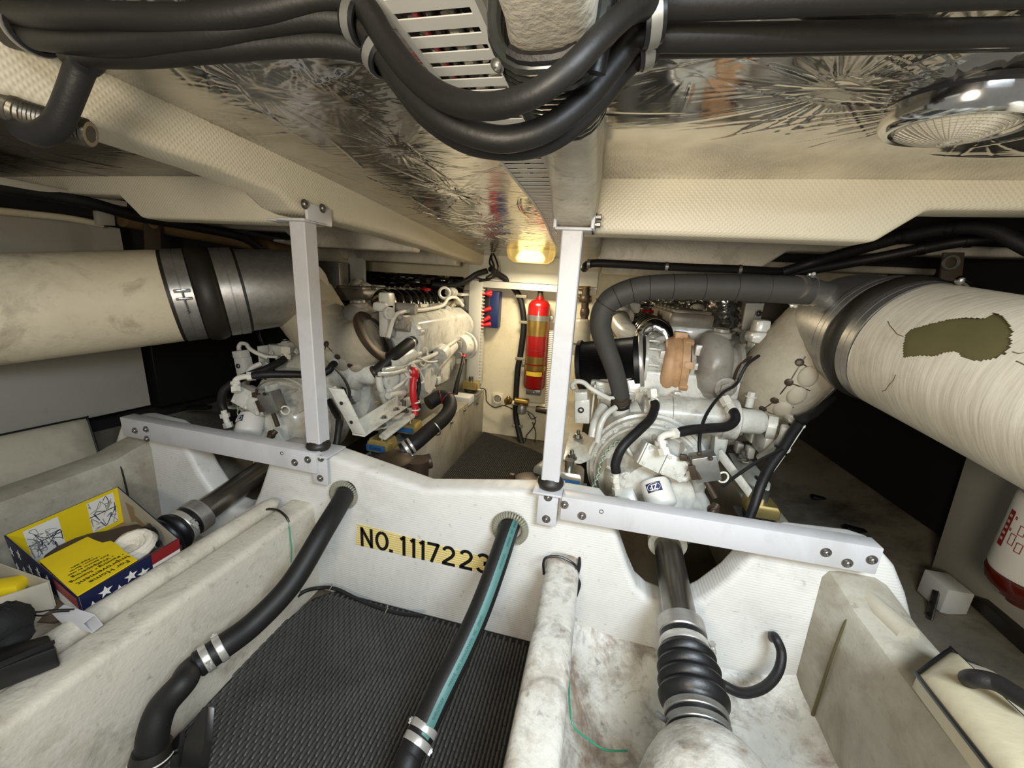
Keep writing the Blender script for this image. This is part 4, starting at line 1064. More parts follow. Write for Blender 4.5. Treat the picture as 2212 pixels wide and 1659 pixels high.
part(g,'compressor_housing','tan',label='tan heat-stained compressor housing')
g=G(); c0=vc+V((.05,0,0)); g.lathe(c0,(1,0,0),[(0,.075),(.012,.088),(.02,.060),(.045,.052),(.06,.064),(.072,.066)],32)
g.box(c0+V((.025,-.06,.075)),(.040,.03,.045),bev=.006).box(c0+V((.028,-.07,.01)),(.035,.03,.03),bev=.006).box(c0+V((.02,-.05,-.10)),(.022,.03,.07),bev=.006)
g.tube([c0+V((.018,-.055,-.12)),c0+V((.012,-.06,-.15)),c0+V((-.01,-.06,-.165)),c0+V((-.06,-.05,-.17))],.016,seg=12)
nuts(g,[c0+V((.035,-.08,.035)),c0+V((.035,-.082,-.03)),c0+V((.05,-.072,.055))],(1,-.3,0),.007,.012); part(g,'bearing_housing')
# turbine housing
tc=A(1538,788,1.75); g=G()
g.lathe(tc+V((-.075,0,0)),(1,0,0),[(0,.02),(.002,.10),(.014,.125),(.04,.142),(.068,.145),(.092,.138),(.118,.115),(.130,.090),(.145,.085),(.155,.10),(.170,.10),(.172,.06)],44)
g.ell(tc+V((-.01,0,-.06)),(.085,.11,.12),24)
g.lathe(tc+V((.005,-.02,.12)),(0,-.1,1),[(0,.04),(.02,.04),(.024,.030),(.035,.028)],22)
g.tube([tc+V((0,-.02,-.13)),tc+V((.0,-.03,-.165)),tc+V((.02,-.02,-.18))],[.05,.04,.05],seg=18)
g.lathe(tc+V((.03,-.118,-.065)),(.1,-1,-.15),[(0,.042),(.012,.042),(.016,.034)],24); part(g,'turbine_housing','engine_dull',label='grey painted water-cooled turbine housing')
pg=G(); pg.lathe(tc+V((.032,-.134,-.067)),(.1,-1,-.15),[(0,.026),(.008,.026),(.009,.014),(.002,.012),(.002,0)],6,False); part(pg,'housing_plug','engine_dull')
g=G(); g.box(tc+V((.19,.05,.06)),(.09,.10,.07),bev=.01).cyl(tc+V((.13,.1,.12)),tc+V((.24,.12,.12)),.03,seg=16).cyl(tc+V((.14,.05,.03)),tc+V((.24,.05,.03)),.022,seg=14); nuts(g,[tc+V((.2,.0,.06)),tc+V((.22,.0,.085))],(0,-1,0),.012,.015); part(g,'exhaust_manifold','engine_dull')
# crossover pipe and thermostat housing
g=G(); g.tube([A(1322,655,2.35),A(1332,680,2.25),A(1342,703,2.12),A(1360,722,2.0),A(1395,737,1.9),A(1428,748,1.8)],[.052,.05,.05,.05,.048,.045],seg=20); part(g,'crossover_pipe')
g=G(); g.ell(A(1335,668,2.35),(.075,.07,.06),16).box(A(1356,664,2.4),(.14,.08,.06),bev=.015).cyl(A(1320,672,2.32),A(1352,690,2.2),.058,seg=20,bev=.006); nuts(g,[A(1310,665,2.28),A(1350,660,2.28)],(0,-1,.4),.012,.02); part(g,'thermostat_housing')
G().torus(A(1336,693,2.18),A(1342,703,2.12)-A(1332,680,2.25),.054,.006,24,6).build('pipe_clamp','galv',eng)
# oil cooler across the back of the engine
k0,k1=A(1385,888,1.60),A(1590,907,1.60); ka=dirs(k0,k1); kl=(k1-k0).length
g=G(); g.lathe(k0,ka,[(0,.060),(.004,.072),(.11,.074),(.112,.083),(.14,.083),(.142,.074),(kl-.06,.072),(kl-.058,.080),(kl-.005,.080),(kl,.070),(kl+.01,.05),(kl+.085,.047),(kl+.10,.036),(kl+.105,.015)],36); part(g,'oil_cooler')
g=G(); g.tube([A(1340,878,1.60),A(1343,893,1.60),A(1358,905,1.595),A(1385,898,1.60)],[.036,.040,.055,.066],seg=22); g.lathe(A(1341,880,1.60),(0,0,-1),[(-.012,.038),(.02,.038)],22); part(g,'cooler_elbow')
g=G(); b_=k0+ka*.02; g.prism([b_+V((.02,-.02,-.05)),b_+V((.085,-.02,-.05)),b_+V((.10,-.02,-.16)),b_+V((.035,-.02,-.16))],(0,.06,0),.004).prism([k1+V((-.07,-.02,-.05)),k1+V((-.02,-.02,-.05)),k1+V((-.03,-.02,-.15)),k1+V((-.06,-.02,-.15))],(0,.06,0),.004); g.box(k0+ka*.085+V((0,-.075,-.055)),(.028,.022,.12),bev=.005); part(g,'cooler_bracket')
g=G(); g.cyl(k1+V((.03,-.01,.06)),k1+V((.03,-.01,.105)),.014,seg=12).hexbolt(k1+V((.03,-.01,.10)),(0,0,1),.014,.02); part(g,'drain_plug')
# bell housing and gearbox
bc=A(1396,1018,1.50)
g=G(); g.lathe(bc+V((0,-.06,0)),(0,1,0),[(0,.12),(.0,.188),(.010,.196),(.022,.197),(.024,.205),(.050,.207),(.052,.222),(.075,.225),(.078,.235),(.18,.24),(.185,.18)],56); part(g,'bell_housing')
g=G()
for k in range(20):
    a=2*math.pi*k/20+.1; p=bc+V((math.cos(a)*.208,-.012,math.sin(a)*.208)); g.hexbolt(p,(0,-1,0),.0085,.012)
part(g,'housing_bolt')
g=G(); g.lathe(bc+V((.02,-.06,-.01)),(0,-1,0),[(0,.185),(.02,.180),(.05,.165),(.075,.135),(.085,.128),(.12,.125),(.125,.11),(.125,.0)],40,False)
g.ell(bc+V((.11,-.09,-.10)),(.125,.10,.13),24); g.ell(bc+V((-.03,-.10,-.09)),(.11,.09,.10),20)
for k in range(5):
    a=.6+k*.55; g.box(bc+V((.02+math.cos(a)*.15,-.10,-.01+math.sin(a)*.15)),(.09,.07,.012),rot=rotm('Y',-a),bev=.004)
part(g,'gearbox_case')
g=G(); c=A(1360,1052,1.33); g.lathe(c,(0,-1,0),[(-.04,.062),(.006,.060),(.008,.052),(.012,.03)],28); nuts(g,[A(1385,1017,1.325),A(1352,1028,1.325),A(1400,1060,1.32)],(0,-1,0),.011,.010); part(g,'clutch_cover')
g=G(); g.prism([A(1326,1062,1.30),A(1368,1055,1.30),A(1382,1095,1.27),A(1374,1112,1.26),A(1322,1108,1.26)],(0,.09,0),.008); g.box(A(1346,1086,1.262),(.045,.02,.035),bev=.004); part(g,'gear_pump')
g=G(); c=A(1442,1130,1.27); g.cyl(c+V((0,.12,.05)),c+V((0,-.01,-.01)),.07,.062,seg=28,bev=.006); part(g,'output_flange')
# valve block
def tilted(c,ang): return Matrix.Rotation(ang,3,'Y')
vb=A(1432,999,1.27); Rv=tilted(vb,.33)@Matrix.Rotation(-.28,3,'X')
g=G(); g.box(vb+Rv@V((0,.04,0)),(.152,.075,.078),rot=Rv,bev=.004).box(vb+Rv@V((-.036,.0,0)),(.070,.020,.078),rot=Rv,bev=.002).box(vb+Rv@V((.037,-.004,.002)),(.074,.022,.072),rot=Rv,bev=.002); part(g,'valve_block')
g=G()
for a,b in ((-.060,.028),(-.012,.028),(-.058,-.028),(-.014,-.030),(.008,.026),(.066,.026),(.008,-.028),(.066,-.026)): g.button(vb+Rv@V((a,-.012 if a<0 else -.016,b)),Rv@V((0,-1,0)),.0055,.006)
g.hexbolt(vb+Rv@V((.036,-.016,.002)),Rv@V((0,-1,0)),.004,.005); part(g,'block_screw')
# oil filter with its label
f0,f1=A(1412,1040,1.285),A(1433,1098,1.225); fa=dirs(f0,f1); fl=(f1-f0).length
g=G(); g.lathe(f0,fa,[(0,.03),(.0,.0475),(.008,.0495),(fl-.014,.0495),(fl-.006,.046),(fl,.036),(fl,0)],36,False); part(g,'oil_filter','filter_white')
d=(-(f0+fa*.05)).normalized(); d=(d-fa*d.dot(fa)).normalized(); q=fa.cross(d)
def on_filter(a,b,rr=.0500): return f0+fa*a+(d*math.cos(b)+q*math.sin(b))*rr
vs=[];fs=[]
for i in range(2):
    for j in range(9): vs.append(on_filter(.014+.030*i,.62-(j/8)*1.0+.0,.0500))
for j in range(8): fs.append((j,j+1,j+10,j+9))
lb=G().add(vs,fs).build('filter_label','zf_blue',eng)
c=on_filter(.029,.12,.0505); nn=(d*math.cos(.12)+q*math.sin(.12))
text('filter_letters','ZF',c+nn*.0006,-(fa.cross(nn)) if (fa.cross(nn)).x>0 else fa.cross(nn),fa,.024,'paper_white',lb,off=.0006)
tr_=nn.cross(fa).normalized(); el=[c+tr_*.021*math.cos(a)+fa*.0125*math.sin(a)+nn*(.0003-.0035*abs(math.cos(a))) for a in [2*math.pi*k/28 for k in range(29)]]
G().tube(el,.0008,seg=5,smooth=False).build('filter_oval','paper_white',lb)
# hydraulic fittings and hoses on the gearbox
def fitting(ps,r,name='hose_fitting',m='white_wire',hexes=()):
    g=G(); g.tube(ps,r,seg=14,n=5)
    for a,b,k in hexes: 
        a=V(a); g.lathe(a,V(b)-a,[(0,r*1.6),(k,r*1.6)],6); 
    part(g,name,m)
p1=[A(1335,1066,1.27),A(1331,1040,1.27),A(1330,1012,1.27)]
fitting(p1,.0115,hexes=[(p1[0]+V((0,0,.0)),p1[1],.022),(p1[1],p1[2],.018)])
part(G().tube([A(1331,1020,1.27),A(1330,1000,1.27),A(1345,965,1.28),A(1380,930,1.33),A(1405,905,1.40),A(1415,880,1.47),A(1414,868,1.50)],[.0165]*7,seg=16),'hydraulic_hose','rubber')
p2=[A(1415,874,1.50),A(1412,858,1.51),A(1410,840,1.52)]
fitting(p2,.0135,hexes=[(p2[0],p2[1],.02),(p2[1],p2[2],.03)])
p3=[A(1437,982,1.22),A(1431,962,1.23),A(1427,948,1.24),A(1436,940,1.25),A(1452,937,1.26),A(1466,934,1.28)]
fitting(p3,.0115,hexes=[(p3[0],p3[1],.022),(p3[1],p3[2],.012),(p3[4],p3[5],.03)])
part(G().tube([A(1462,935,1.27),A(1490,929,1.30),A(1530,925,1.36),A(1568,922,1.42),A(1586,910,1.45),A(1588,896,1.47),A(1581,884,1.50)],[.0165]*7,seg=16),'hydraulic_hose','rubber')
p4=[A(1583,888,1.49),A(1574,874,1.52),A(1567,862,1.54)]
fitting(p4,.0135,hexes=[(p4[0],p4[1],.02),(p4[1],p4[2],.03)])
g=G(); g.tube([A(1485,1015,1.27),A(1487,1028,1.27),A(1478,1035,1.265),A(1466,1030,1.265)],.010,seg=12); part(g,'pipe_stub')
# trolling solenoid and its linkage (bare metal block with cable)
g=G(); Rb=Matrix.Rotation(-.35,3,'Y'); c=A(1522,1007,1.26); g.box(c,(.075,.055,.085),rot=Rb,bev=.003); part(g,'shift_block','galv',label='bare metal shift actuator block')
g=G(); g.tube([A(1488,985,1.25),A(1500,1010,1.24),A(1512,1035,1.235)],.007,seg=8).box(A(1476,988,1.25),(.022,.015,.02),bev=.002).box(A(1497,1020,1.235),(.02,.012,.05),rot=Rb,bev=.002).cyl(A(1525,1040,1.25),A(1545,1075,1.235),.009,seg=10).cyl(A(1548,1090,1.22),A(1536,1110,1.2),.012,seg=10).hexbolt(A(1540,1100,1.21),(0,-1,0),.012,.012); nuts(g,[A(1510,980,1.225),A(1535,990,1.225)],(0,-1,0),.005,.006); part(g,'shift_linkage','bronze')
part(G().torus(A(1562,1031,1.26),(.3,-1,.1),.017,.0032,24,6),'loose_ring','white_wire')
# left side of the right engine: actuator box, plates, pipes
g=G(); g.box(A(1258,886,1.52),(.060,.05,.10),rot=Matrix.Rotation(-.1,3,'Y'),bev=.006).box(A(1256,853,1.52),(.050,.055,.035),rot=Matrix.Rotation(-.15,3,'Y'),bev=.004); part(g,'actuator_box')
g=G(); q=A(1255,886,1.49); g.lathe(q,(0,-1,0),[(0,.012),(.001,.012),(.001,.007),(-.01,.006),(-.01,0)],18,False); part(g,'actuator_port','black_plastic')
g=G(); g.tube([A(1240,842,1.54),A(1236,832,1.55),A(1246,824,1.55),A(1262,827,1.55),A(1275,838,1.54),A(1295,850,1.54),A(1318,862,1.56)],.010,seg=10); g.tube([A(1295,850,1.54),A(1310,858,1.55),A(1340,860,1.58)],.007,seg=8); part(g,'breather_pipe','white_wire')
g=G(); g.box(A(1281,870,1.60),(.008,.06,.17),bev=.003).box(A(1300,835,1.68),(.10,.08,.06),bev=.01).box(A(1330,850,1.7),(.16,.1,.05),bev=.01).cyl(A(1305,815,1.7),A(1305,845,1.66),.025,seg=14).box(A(1370,835,1.70),(.05,.06,.06),rot=Matrix.Rotation(.5,3,'Y'),bev=.005); nuts(g,[A(1284,905,1.57),A(1300,846,1.62),A(1385,842,1.62),A(1395,846,1.6)],(0,-1,0),.008,.012); part(g,'governor_plate')
g=G(); g.tube([A(1302,880,1.58),A(1292,900,1.53),A(1284,920,1.48),A(1280,945,1.46)],[.022,.02,.018,.018],seg=14).tube([A(1330,880,1.5),A(1310,895,1.47),A(1297,920,1.45),A(1290,955,1.44)],.012,seg=10); part(g,'coolant_pipe')
g=G(); g.cyl(A(1450,868,1.66),A(1470,864,1.66),.026,seg=14,bev=.004).tube([A(1420,862,1.68),A(1450,858,1.70),A(1540,872,1.70)],.02,seg=10).box(A(1462,858,1.62),(.03,.03,.05),bev=.004); nuts(g,[A(1457,872,1.62),A(1468,872,1.62)],(0,-1,.3),.008,.012); part(g,'cooler_pipework')
# wavy green lead on the gearbox rim
for nm,m,ph in (('bonding_lead','green_wire',0),('bonding_lead','white_wire',1.6)):
    ps=[]
    L=[(1345,950),(1330,957),(1315,970),(1303,988),(1296,1008),(1292,1028),(1286,1045),(1278,1060)]
    for i in range(60):
        f=i/59*(len(L)-1); a=int(min(f,len(L)-2)); u_=f-a; x=L[a][0]*(1-u_)+L[a+1][0]*u_; y=L[a][1]*(1-u_)+L[a+1][1]*u_
        ps.append(A(x+2.6*math.sin(i*1.1+ph),y+2.2*math.cos(i*1.1+ph),1.38))
    part(G().tube(ps,.0022,seg=6,smooth=False),nm,m)
# ---- detail read off the inboard side of the left engine
X=-.94
g=G(); b0=EL(897,735,X); b1=EL(1022,693,X); y0,y1=b0.y,b1.y
g.prism([(.55,y0,b0.z+.12),(.66,y0,b0.z+.14),(.735,y0,b0.z+.09),(.735,y0,b0.z-.075),(.70,y0,b0.z-.10),(.55,y0,b0.z-.07)],(0,y1-y0-.12,0),.012); part(g,'heat_exchanger')
g=G(); c=V((.645,y0,b0.z)); g.lathe(c,(0,-1,0),[(-.02,.118),(.018,.118),(.02,.108),(.03,.10),(.036,.07),(.036,0)],40,False)
g.lathe(c+V((0,y1-y0-.13,0)),(0,1,0),[(0,.11),(.05,.11),(.10,.085),(.12,.04)],30)
for k in range(6):
    a=2*math.pi*k/6+.4; g.cyl(c+V((math.cos(a)*.118,.015,math.sin(a)*.118)),c+V((math.cos(a)*.118,-.03,math.sin(a)*.118)),.016,seg=12,bev=.003)
part(g,'exchanger_end_cap')
kx=.70
g=G(); g.tube([EL(846,700,-1.02),EL(838,730,-.99),EL(850,690,-.99),EL(868,674,-.98),EL(920,668,-.97),EL(955,660,-.97),EL(968,645,-.98),EL(985,643,-.98),EL(1000,660,-.97)][1:],.011,seg=10); part(g,'fuel_line','white_wire')
g=G(); g.box(EL(836,680,-1.04),(.05,.08,.22),bev=.012).lathe(EL(838,676,-1.01),(1,-.5,0),[(0,.03),(.015,.03),(.016,.02),(.026,.02)],18).box(EL(828,662,-1.05),(.07,.10,.05),bev=.02); part(g,'end_casting')
g=G()
for x,y in ((862,694),(885,688),(905,684),(925,680),(945,674),(962,668)): g.box(EL(x,y,-1.02),(.03,.06,.05),bev=.01).cyl(EL(x,y,-1.02),EL(x,y,-1.0)+V((.02,0,0)),.022,seg=14,bev=.003)
part(g,'head_port')
g=G()
for x,y,r in ((975,632,.05),(990,650,.045),(1003,672,.05)): g.ell(EL(x,y,-1.08),(r,r,r*.8),14)
g.torus(EL(960,633,-1.05),(.6,-.8,0),.035,.010,20,8).box(EL(1012,650,-1.05),(.09,.14,.16),bev=.02).box(EL(1000,636,-1.02),(.05,.16,.02),bev=.006); part(g,'front_pump')
part(G().tube([EL(966,676,-.98),EL(972,660,-1.0),EL(990,645,-1.03),EL(1000,636,-1.04)],.006,seg=8),'dipstick_tube','brass')
# pipework under the exchanger
g=G(); g.tube([EL(838,788,-.96),EL(862,776,-.95),EL(880,766,-.95),EL(893,758,-.97)],[.035,.042,.045,.04],seg=18); g.tube([EL(830,800,-.94),EL(870,790,-.93),EL(900,780,-.93),EL(940,765,-.93),EL(985,735,-.93)],.013,seg=10); g.tube([EL(820,808,-.93),EL(850,806,-.92),EL(875,800,-.92),EL(882,812,-.92),EL(878,830,-.94)],.011,seg=10); g.tube([EL(818,812,-.96),EL(822,840,-.96),EL(835,875,-.98)],.016,seg=12); part(g,'coolant_pipe')
g=G(); s0,s1=EL(930,795,-.97),EL(975,745,-.97); g.cyl(s0,s1,.052,seg=24,bev=.008).cyl(s0+dirs(s1,s0)*.05,s0,.04,seg=20).cyl(EL(950,768,-.92),EL(960,757,-.92),.045,seg=18); part(g,'starter_motor')
g=G(); g.torus(EL(915,770,-.93),(1,0,0),.05,.006,24,6).torus(EL(888,800,-.91),(1,-.4,.2),.035,.006,22,6).tube([EL(885,800,-.9),EL(898,815,-.9),EL(905,828,-.9),EL(915,822,-.9),EL(905,800,-.9),EL(890,790,-.9)],.0055,seg=7).tube([EL(900,770,-.92),EL(925,782,-.92),EL(950,778,-.92),EL(960,765,-.93)],.006,seg=7).tube([EL(850,840,-.93),EL(865,830,-.92),EL(880,815,-.92)],.008,seg=8); part(g,'wiring_loop','white_wire')
g=G(); c=EL(844,818,-.96); g.lathe(c-V((.02,0,0)),(1,-.35,0),[(0,.05),(.03,.05),(.034,.042),(.034,0)],26,False); g.box(EL(852,850,-.96),(.05,.12,.08),bev=.012).cyl(EL(838,855,-.93),EL(872,848,-.93),.018,seg=12,bev=.003).box(EL(870,820,-.97),(.04,.09,.16),bev=.01); 
for x,y in ((855,870),(862,880),(880,868),(905,850),(925,835),(945,822),(915,812),(935,800)): g.box(EL(x,y,-.985),(.03,.05,.05),bev=.008)
part(g,'pump_casting')
g=G(); rc=EL(910,815,-1.0); g.lathe(rc,(1,0,0),[(-.02,.16),(.02,.155),(.03,.135),(.035,.09),(.06,.085),(.062,0)],36,False); g.box(EL(958,790,-.99),(.04,.16,.22),bev=.015); 
for k in range(9): a=k*.7; nuts(g,[rc+V((.03,math.cos(a)*.14,math.sin(a)*.14))],(1,0,0),.008,.012)
part(g,'timing_cover')
# alternator and belt wheel at the front end
g=G(); c=EL(998,748,-.93); g.lathe(c,(.25,1,0),[(-.05,.03),(-.05,.075),(0,.082),(.03,.08),(.032,.095),(.05,.097),(.055,.085),(.07,.085),(.072,.05)],36); g.box(c+V((0,-.02,-.095)),(.05,.06,.05),bev=.008); part(g,'alternator')
g=G(); g.box(c+V((-.01,-.075,.02)),(.07,.03,.05),bev=.006).cyl(c+V((.01,-.06,-.05)),c+V((.01,-.09,-.05)),.022,seg=14); part(g,'alternator_terminal','engine_dull')
# plate brackets either side of the gearbox (right engine view)
def mplate(name,L,Y_,hl):
    g=G(); g.prism(L,(0,0,.011),.003); o=part(g,name)
    g=G()
    for x,y,yy in hl: g.hexbolt(A(x,y,yy),(0,0,1),.015,.018); g.cyl(A(x,y,yy),A(x,y,yy)+V((0,0,.034)),.008,seg=10)
    part(g,'plate_bolt','bolt_steel',o)
    return o
mplate('mount_plate',[AZ(1216,998,-.66),AZ(1254,1003,-.66),AZ(1288,990,-.66),AZ(1293,964,-.66),AZ(1262,938,-.66),AZ(1228,937,-.66)],0,[(1248,945,1.66),(1234,990,1.42)])
mplate('mount_plate',[AZ(1572,983,-.70),AZ(1598,984,-.70),AZ(1622,998,-.70),AZ(1664,1050,-.70),AZ(1662,1061,-.70),AZ(1645,1064,-.70),AZ(1600,1035,-.70)],0,[(1604,992,1.5)])
g=G(); g.prism([A(1552,974,1.46),A(1559,971,1.46),A(1625,1060,1.32),A(1616,1076,1.32),A(1552,992,1.46)],(.004,.012,.0),.002); part(g,'plate_flange')
# the second engine
index_children()
eng2=copy_tree(eng,(DX,0,0),'white marine diesel engine and gearbox left of the walkway')
for o in bpy.data.objects:
    if o.parent==eng2 and o.name.split('.')[0] in ('intake_runner','runner_clamp','filler_cap'): o.location+=V((.24,.10,.035))
    elif o.parent==eng2 and o.name.startswith('rocker_cover'): o.location+=V((-.17,0,0))

# brackets and feet that only the left engine shows
eng=eng2
# engine feet brackets on both sides
g=G(); q=AX(838,905,-.95); 
g.prism([AX(818,946,-.90),AX(832,952,-.86),AX(897,902,-.86),AX(888,886,-.93)],(0,0,.012),.003); part(g,'mount_plate')
g=G()
for x,y in ((822,921),(873,890)): g.hexbolt(AX(x,y+4,-.90)+V((0,0,.012)),(0,0,1),.017,.022).cyl(AX(x,y,-.90)+V((0,0,.012)),AX(x,y,-.90)+V((0,0,.058)),.010,seg=12)
part(g,'mount_bolt','bolt_steel')
g=G(); e0,e1=AX(763,940,-.885),AX(858,878,-.885)
dv=dirs(e0,e1); ln=(e1-e0).length
g.prism([e0,e0+V((.05,0,.0)),e1+V((.05,0,.0)),e1],(0,0,.006),.001).prism([e0+V((-.004,0,0)),e1+V((-.004,0,0)),e1+V((-.004,0,.05)),e0+V((-.004,0,.05))],(.008,0,0),.001); part(g,'support_angle')
part(nuts(G(),[e0+dv*.18+V((.025,0,.006)),e0+dv*ln*.85+V((.025,0,.006))],(0,0,1),.010,.010),'angle_bolt','bolt_steel')
g=G(); a0,a1=AX(712,838,-.90),AX(764,936,-.875); g.prism([a0,a0+V((.052,0,.0)),a1+V((.052,0,.0)),a1],(0,.007,.0),.001).prism([a0+V((-.005,0,0)),a0+V((.003,0,0)),a1+V((.003,0,0)),a1+V((-.005,0,0))],(0,.03,.0),.001); part(g,'diagonal_strut')
g=G()
for f in (.30,.72): p=a0+(a1-a0)*f+V((.018,-.002,0)); g.lathe(p,(0,-1,0),[(0,.007),(.001,.007),(.001,.005)],14)
part(g,'strut_hole','dark_void')

hp2=[AX(806,806,-1.02),AX(822,797,-.99),AX(850,770,-.95),AX(880,745,-.935),AX(896,735,-.945)]
part(G().tube(hp2,[.030]*5,seg=20),'charge_hose','rubber_matte')
clamp(hp2[3]+dirs(hp2[3],hp2[4])*.03,dirs(hp2[3],hp2[4]),.031,.014,eng2); clamp(hp2[0]+dirs(hp2[0],hp2[1])*.01,dirs(hp2[0],hp2[1]),.031,.012,eng2,m='bronze')
# ================================================================ far wall fittings
YW=2.965
t=thing('fire_extinguisher','red fire extinguisher with gold labels strapped to the forward wall','fire extinguisher',A(1153,838,2.9))
e0,e1=A(1153,838,2.88),A(1166,650,2.88); ea=dirs(e0,e1); el_=(e1-e0).length; er=.082
G().lathe(e0,ea,[(0,er*.8),(.004,er*.93),(.018,er),(el_*.93,er),(el_*.965,er*.95),(el_*1.0,er*.72),(el_*1.015,er*.35),(el_*1.05,er*.30),(el_*1.05,0)],40).build('cylinder','red',t)
def eband(n,f0,f1,r,m,a0=0,a1=2*math.pi):
    g=G(); vs=[];fs=[]; u=V((1,0,0)); w_=V((0,-1,0)); k=36
    for f in (f0,f1):
        for j in range(k+1):
            a=a0+(a1-a0)*j/k; vs.append(e0+ea*(el_*f)+(u*math.cos(a)+w_*math.sin(a))*r)
    for j in range(k): fs.append((j,j+1,j+k+2,j+k+1))
    return g.add(vs,fs).build(n,m,t)
eband('upper_strap',.785,.845,er*1.04,'galv'); eband('lower_strap',.225,.285,er*1.04,'brass')
eband('gold_label',.615,.785,er*1.01,'brass',.5,2.7); eband('gold_label',.30,.385,er*1.01,'brass',.6,2.6); eband('yellow_sticker',.165,.215,er*1.012,'yellow_plate',.7,2.3); eband('red_wrap_edge',.45,.458,er*1.012,'red_dull')
g=G(); tp=e1+ea*.03; g.cyl(tp,tp+ea*.05,.022,.018,seg=18).ell(tp+ea*.065,(.03,.03,.028),14); g.build('valve','bronze',t)
G().tube([tp+ea*.065,tp+ea*.065+V((-.05,0,.0)),tp+ea*.06+V((-.065,0,.0))],.011,seg=10).build('valve_outlet','black_plastic',t)
G().cyl(tp+ea*.065+V((.02,-.01,0)),tp+ea*.065+V((.06,-.02,0)),.012,seg=14).build('pressure_gauge','bronze',t)
G().tube([tp+ea*.07+V((-.06,0,.01)),A(1152,625,2.93),A(1152,606,2.95)],.003,seg=6).build('trip_wire','black_plastic',t)
g=G(); g.box(A(1153,846,2.93),(.115,.05,.045),bev=.004); g.hexbolt(A(1152,848,2.90),(0,-1,0),.012,.012); g.build('wall_bracket','galv',t)
for f,s in ((.815,1),(.26,-1)): G().box(e0+ea*(el_*f)+V((s*er*1.15,.02,0)),(.03,.03,.035),bev=.003).build('strap_catch','galv',t)
# breaker box
t=thing('battery_isolator','blue terminal box with four red capped leads on the forward wall','terminal box',A(1064,668,2.92))
a,b=A(1051,628,2.93),A(1079,708,2.93); G().box2((a.x,2.87,b.z),(b.x,2.96,a.z),bev=.006).build('box_body','blue_box',t)
G().box2((a.x-.004,2.865,b.z+.01),(a.x+.05,2.885,a.z-.01),bev=.003).build('black_cover','black_plastic',t)
for x,y,x2,y2 in ((1062,632,1040,637),(1060,637,1044,634),(1060,666,1036,676),(1058,685,1036,700),(1060,700,1034,706)):
    G().tube([A(x,y,2.86),A((x+x2)/2,(y+y2)/2-1,2.84),A(x2,y2,2.84)],[.020,.014,.009],seg=10).build('red_cap','red_cap',t)
# slotted wiring trunk
t=thing('wiring_trunk','white slotted wiring trunk standing left of the terminal box','wiring trunk',A(1030,830,2.86))
a,b=A(1018,612,2.86),A(1036,828,2.86); G().box2((a.x,2.82,b.z),(b.x,2.95,a.z+.02),bev=.003).build('trunk_body','panel_white',t)
n=30
for i in range(n):
    z=b.z+(a.z-b.z)*(i+.5)/n; G().box((b.x+.010,2.83,z),(.022,.012,.0085)).build('trunk_finger','panel_white',t)
# black conduit
t=thing('black_conduit','black flexible conduit running down the forward wall','conduit',A(1115,850,2.93))
G().tube([A(1060,580,2.75),A(1075,592,2.82),A(1098,608,2.88),A(1121,640,2.92),A(1130,675,2.92),A(1131,710,2.92),A(1124,765,2.92),A(1118,800,2.92),A(1115,850,2.92),A(1114,895,2.92),A(1120,930,2.90),A(1128,962,2.86)],.023,seg=14).build('conduit_run','rubber',t)
for x,y in ((1123,640),(1131,696),(1122,775),(1115,920)):
    G().box(A(x,y,2.90)+V((.01,0,0)),(.085,.014,.022),bev=.003).build('conduit_clip','grommet',t)
# round vent, small pipework and loose wires
t=thing('round_vent','small round slotted vent low on the cream forward wall','vent',A(1075,862,2.95))
c=A(1075,861,2.96); G().box(c,(.09,.012,.095),bev=.003).build('vent_plate','panel_cream',t); G().torus(c+V((0,-.01,0)),(0,1,0),.036,.004,24,6).build('vent_ring','conduit_white',t)
for k in range(-3,4): G().box(c+V((k*.009,-.008,0)),(.003,.006,.06*math.cos(k*.36))).build('vent_slat','dark_wood',t)
t=thing('fuel_valve','brass pipe tee with filter bowl low on the forward wall','valve',A(1128,880,2.9))
G().cyl(A(1090,868,2.9),A(1182,878,2.9),.018,seg=14).build('pipe','panel_cream',t)
g=G(); g.ell(A(1098,866,2.88),(.035,.03,.032),14).cyl(A(1112,866,2.88),A(1142,870,2.88),.03,seg=16,bev=.004).ell(A(1098,862,2.86),(.018,.018,.03),10); g.build('valve_body','brass',t)
G().lathe(A(1128,874,2.88),(0,0,-1),[(0,.03),(.02,.034),(.025,.036),(.07,.034),(.075,.028),(.075,0)],22).build('filter_bowl','galv',t)
G().cyl(A(1158,883,2.88),A(1186,888,2.88),.026,.03,seg=16,bev=.004).build('pipe_union','bronze',t)
def wires(label,LL,r=.004,m='rubber',cat='wire',name='loose_wire'):
    t=thing(name,label,cat,LL[0][0])
    for L in LL: G().tube(L,r,seg=6).build('wire_strand',m,t)
    return t
wires('thin black wires hanging below the pipe tee on the forward wall',[[A(1138,888,2.88),A(1152,898,2.86),A(1156,912,2.86),A(1148,928,2.87),A(1138,940,2.86),A(1134,955,2.85)],[A(1140,892,2.88),A(1148,905,2.86),A(1158,902,2.85)],[A(1150,912,2.87),A(1157,935,2.86),A(1155,955,2.85)]])
wires('thin dark lead trailing from the left bearer to the round vent',[[A(1036,838,2.8),A(1048,842,2.86),A(1050,856,2.9),A(1052,868,2.92),A(1068,880,2.92),A(1088,876,2.9),A(1108,884,2.9)],[A(1088,876,2.9),A(1100,872,2.89)]])
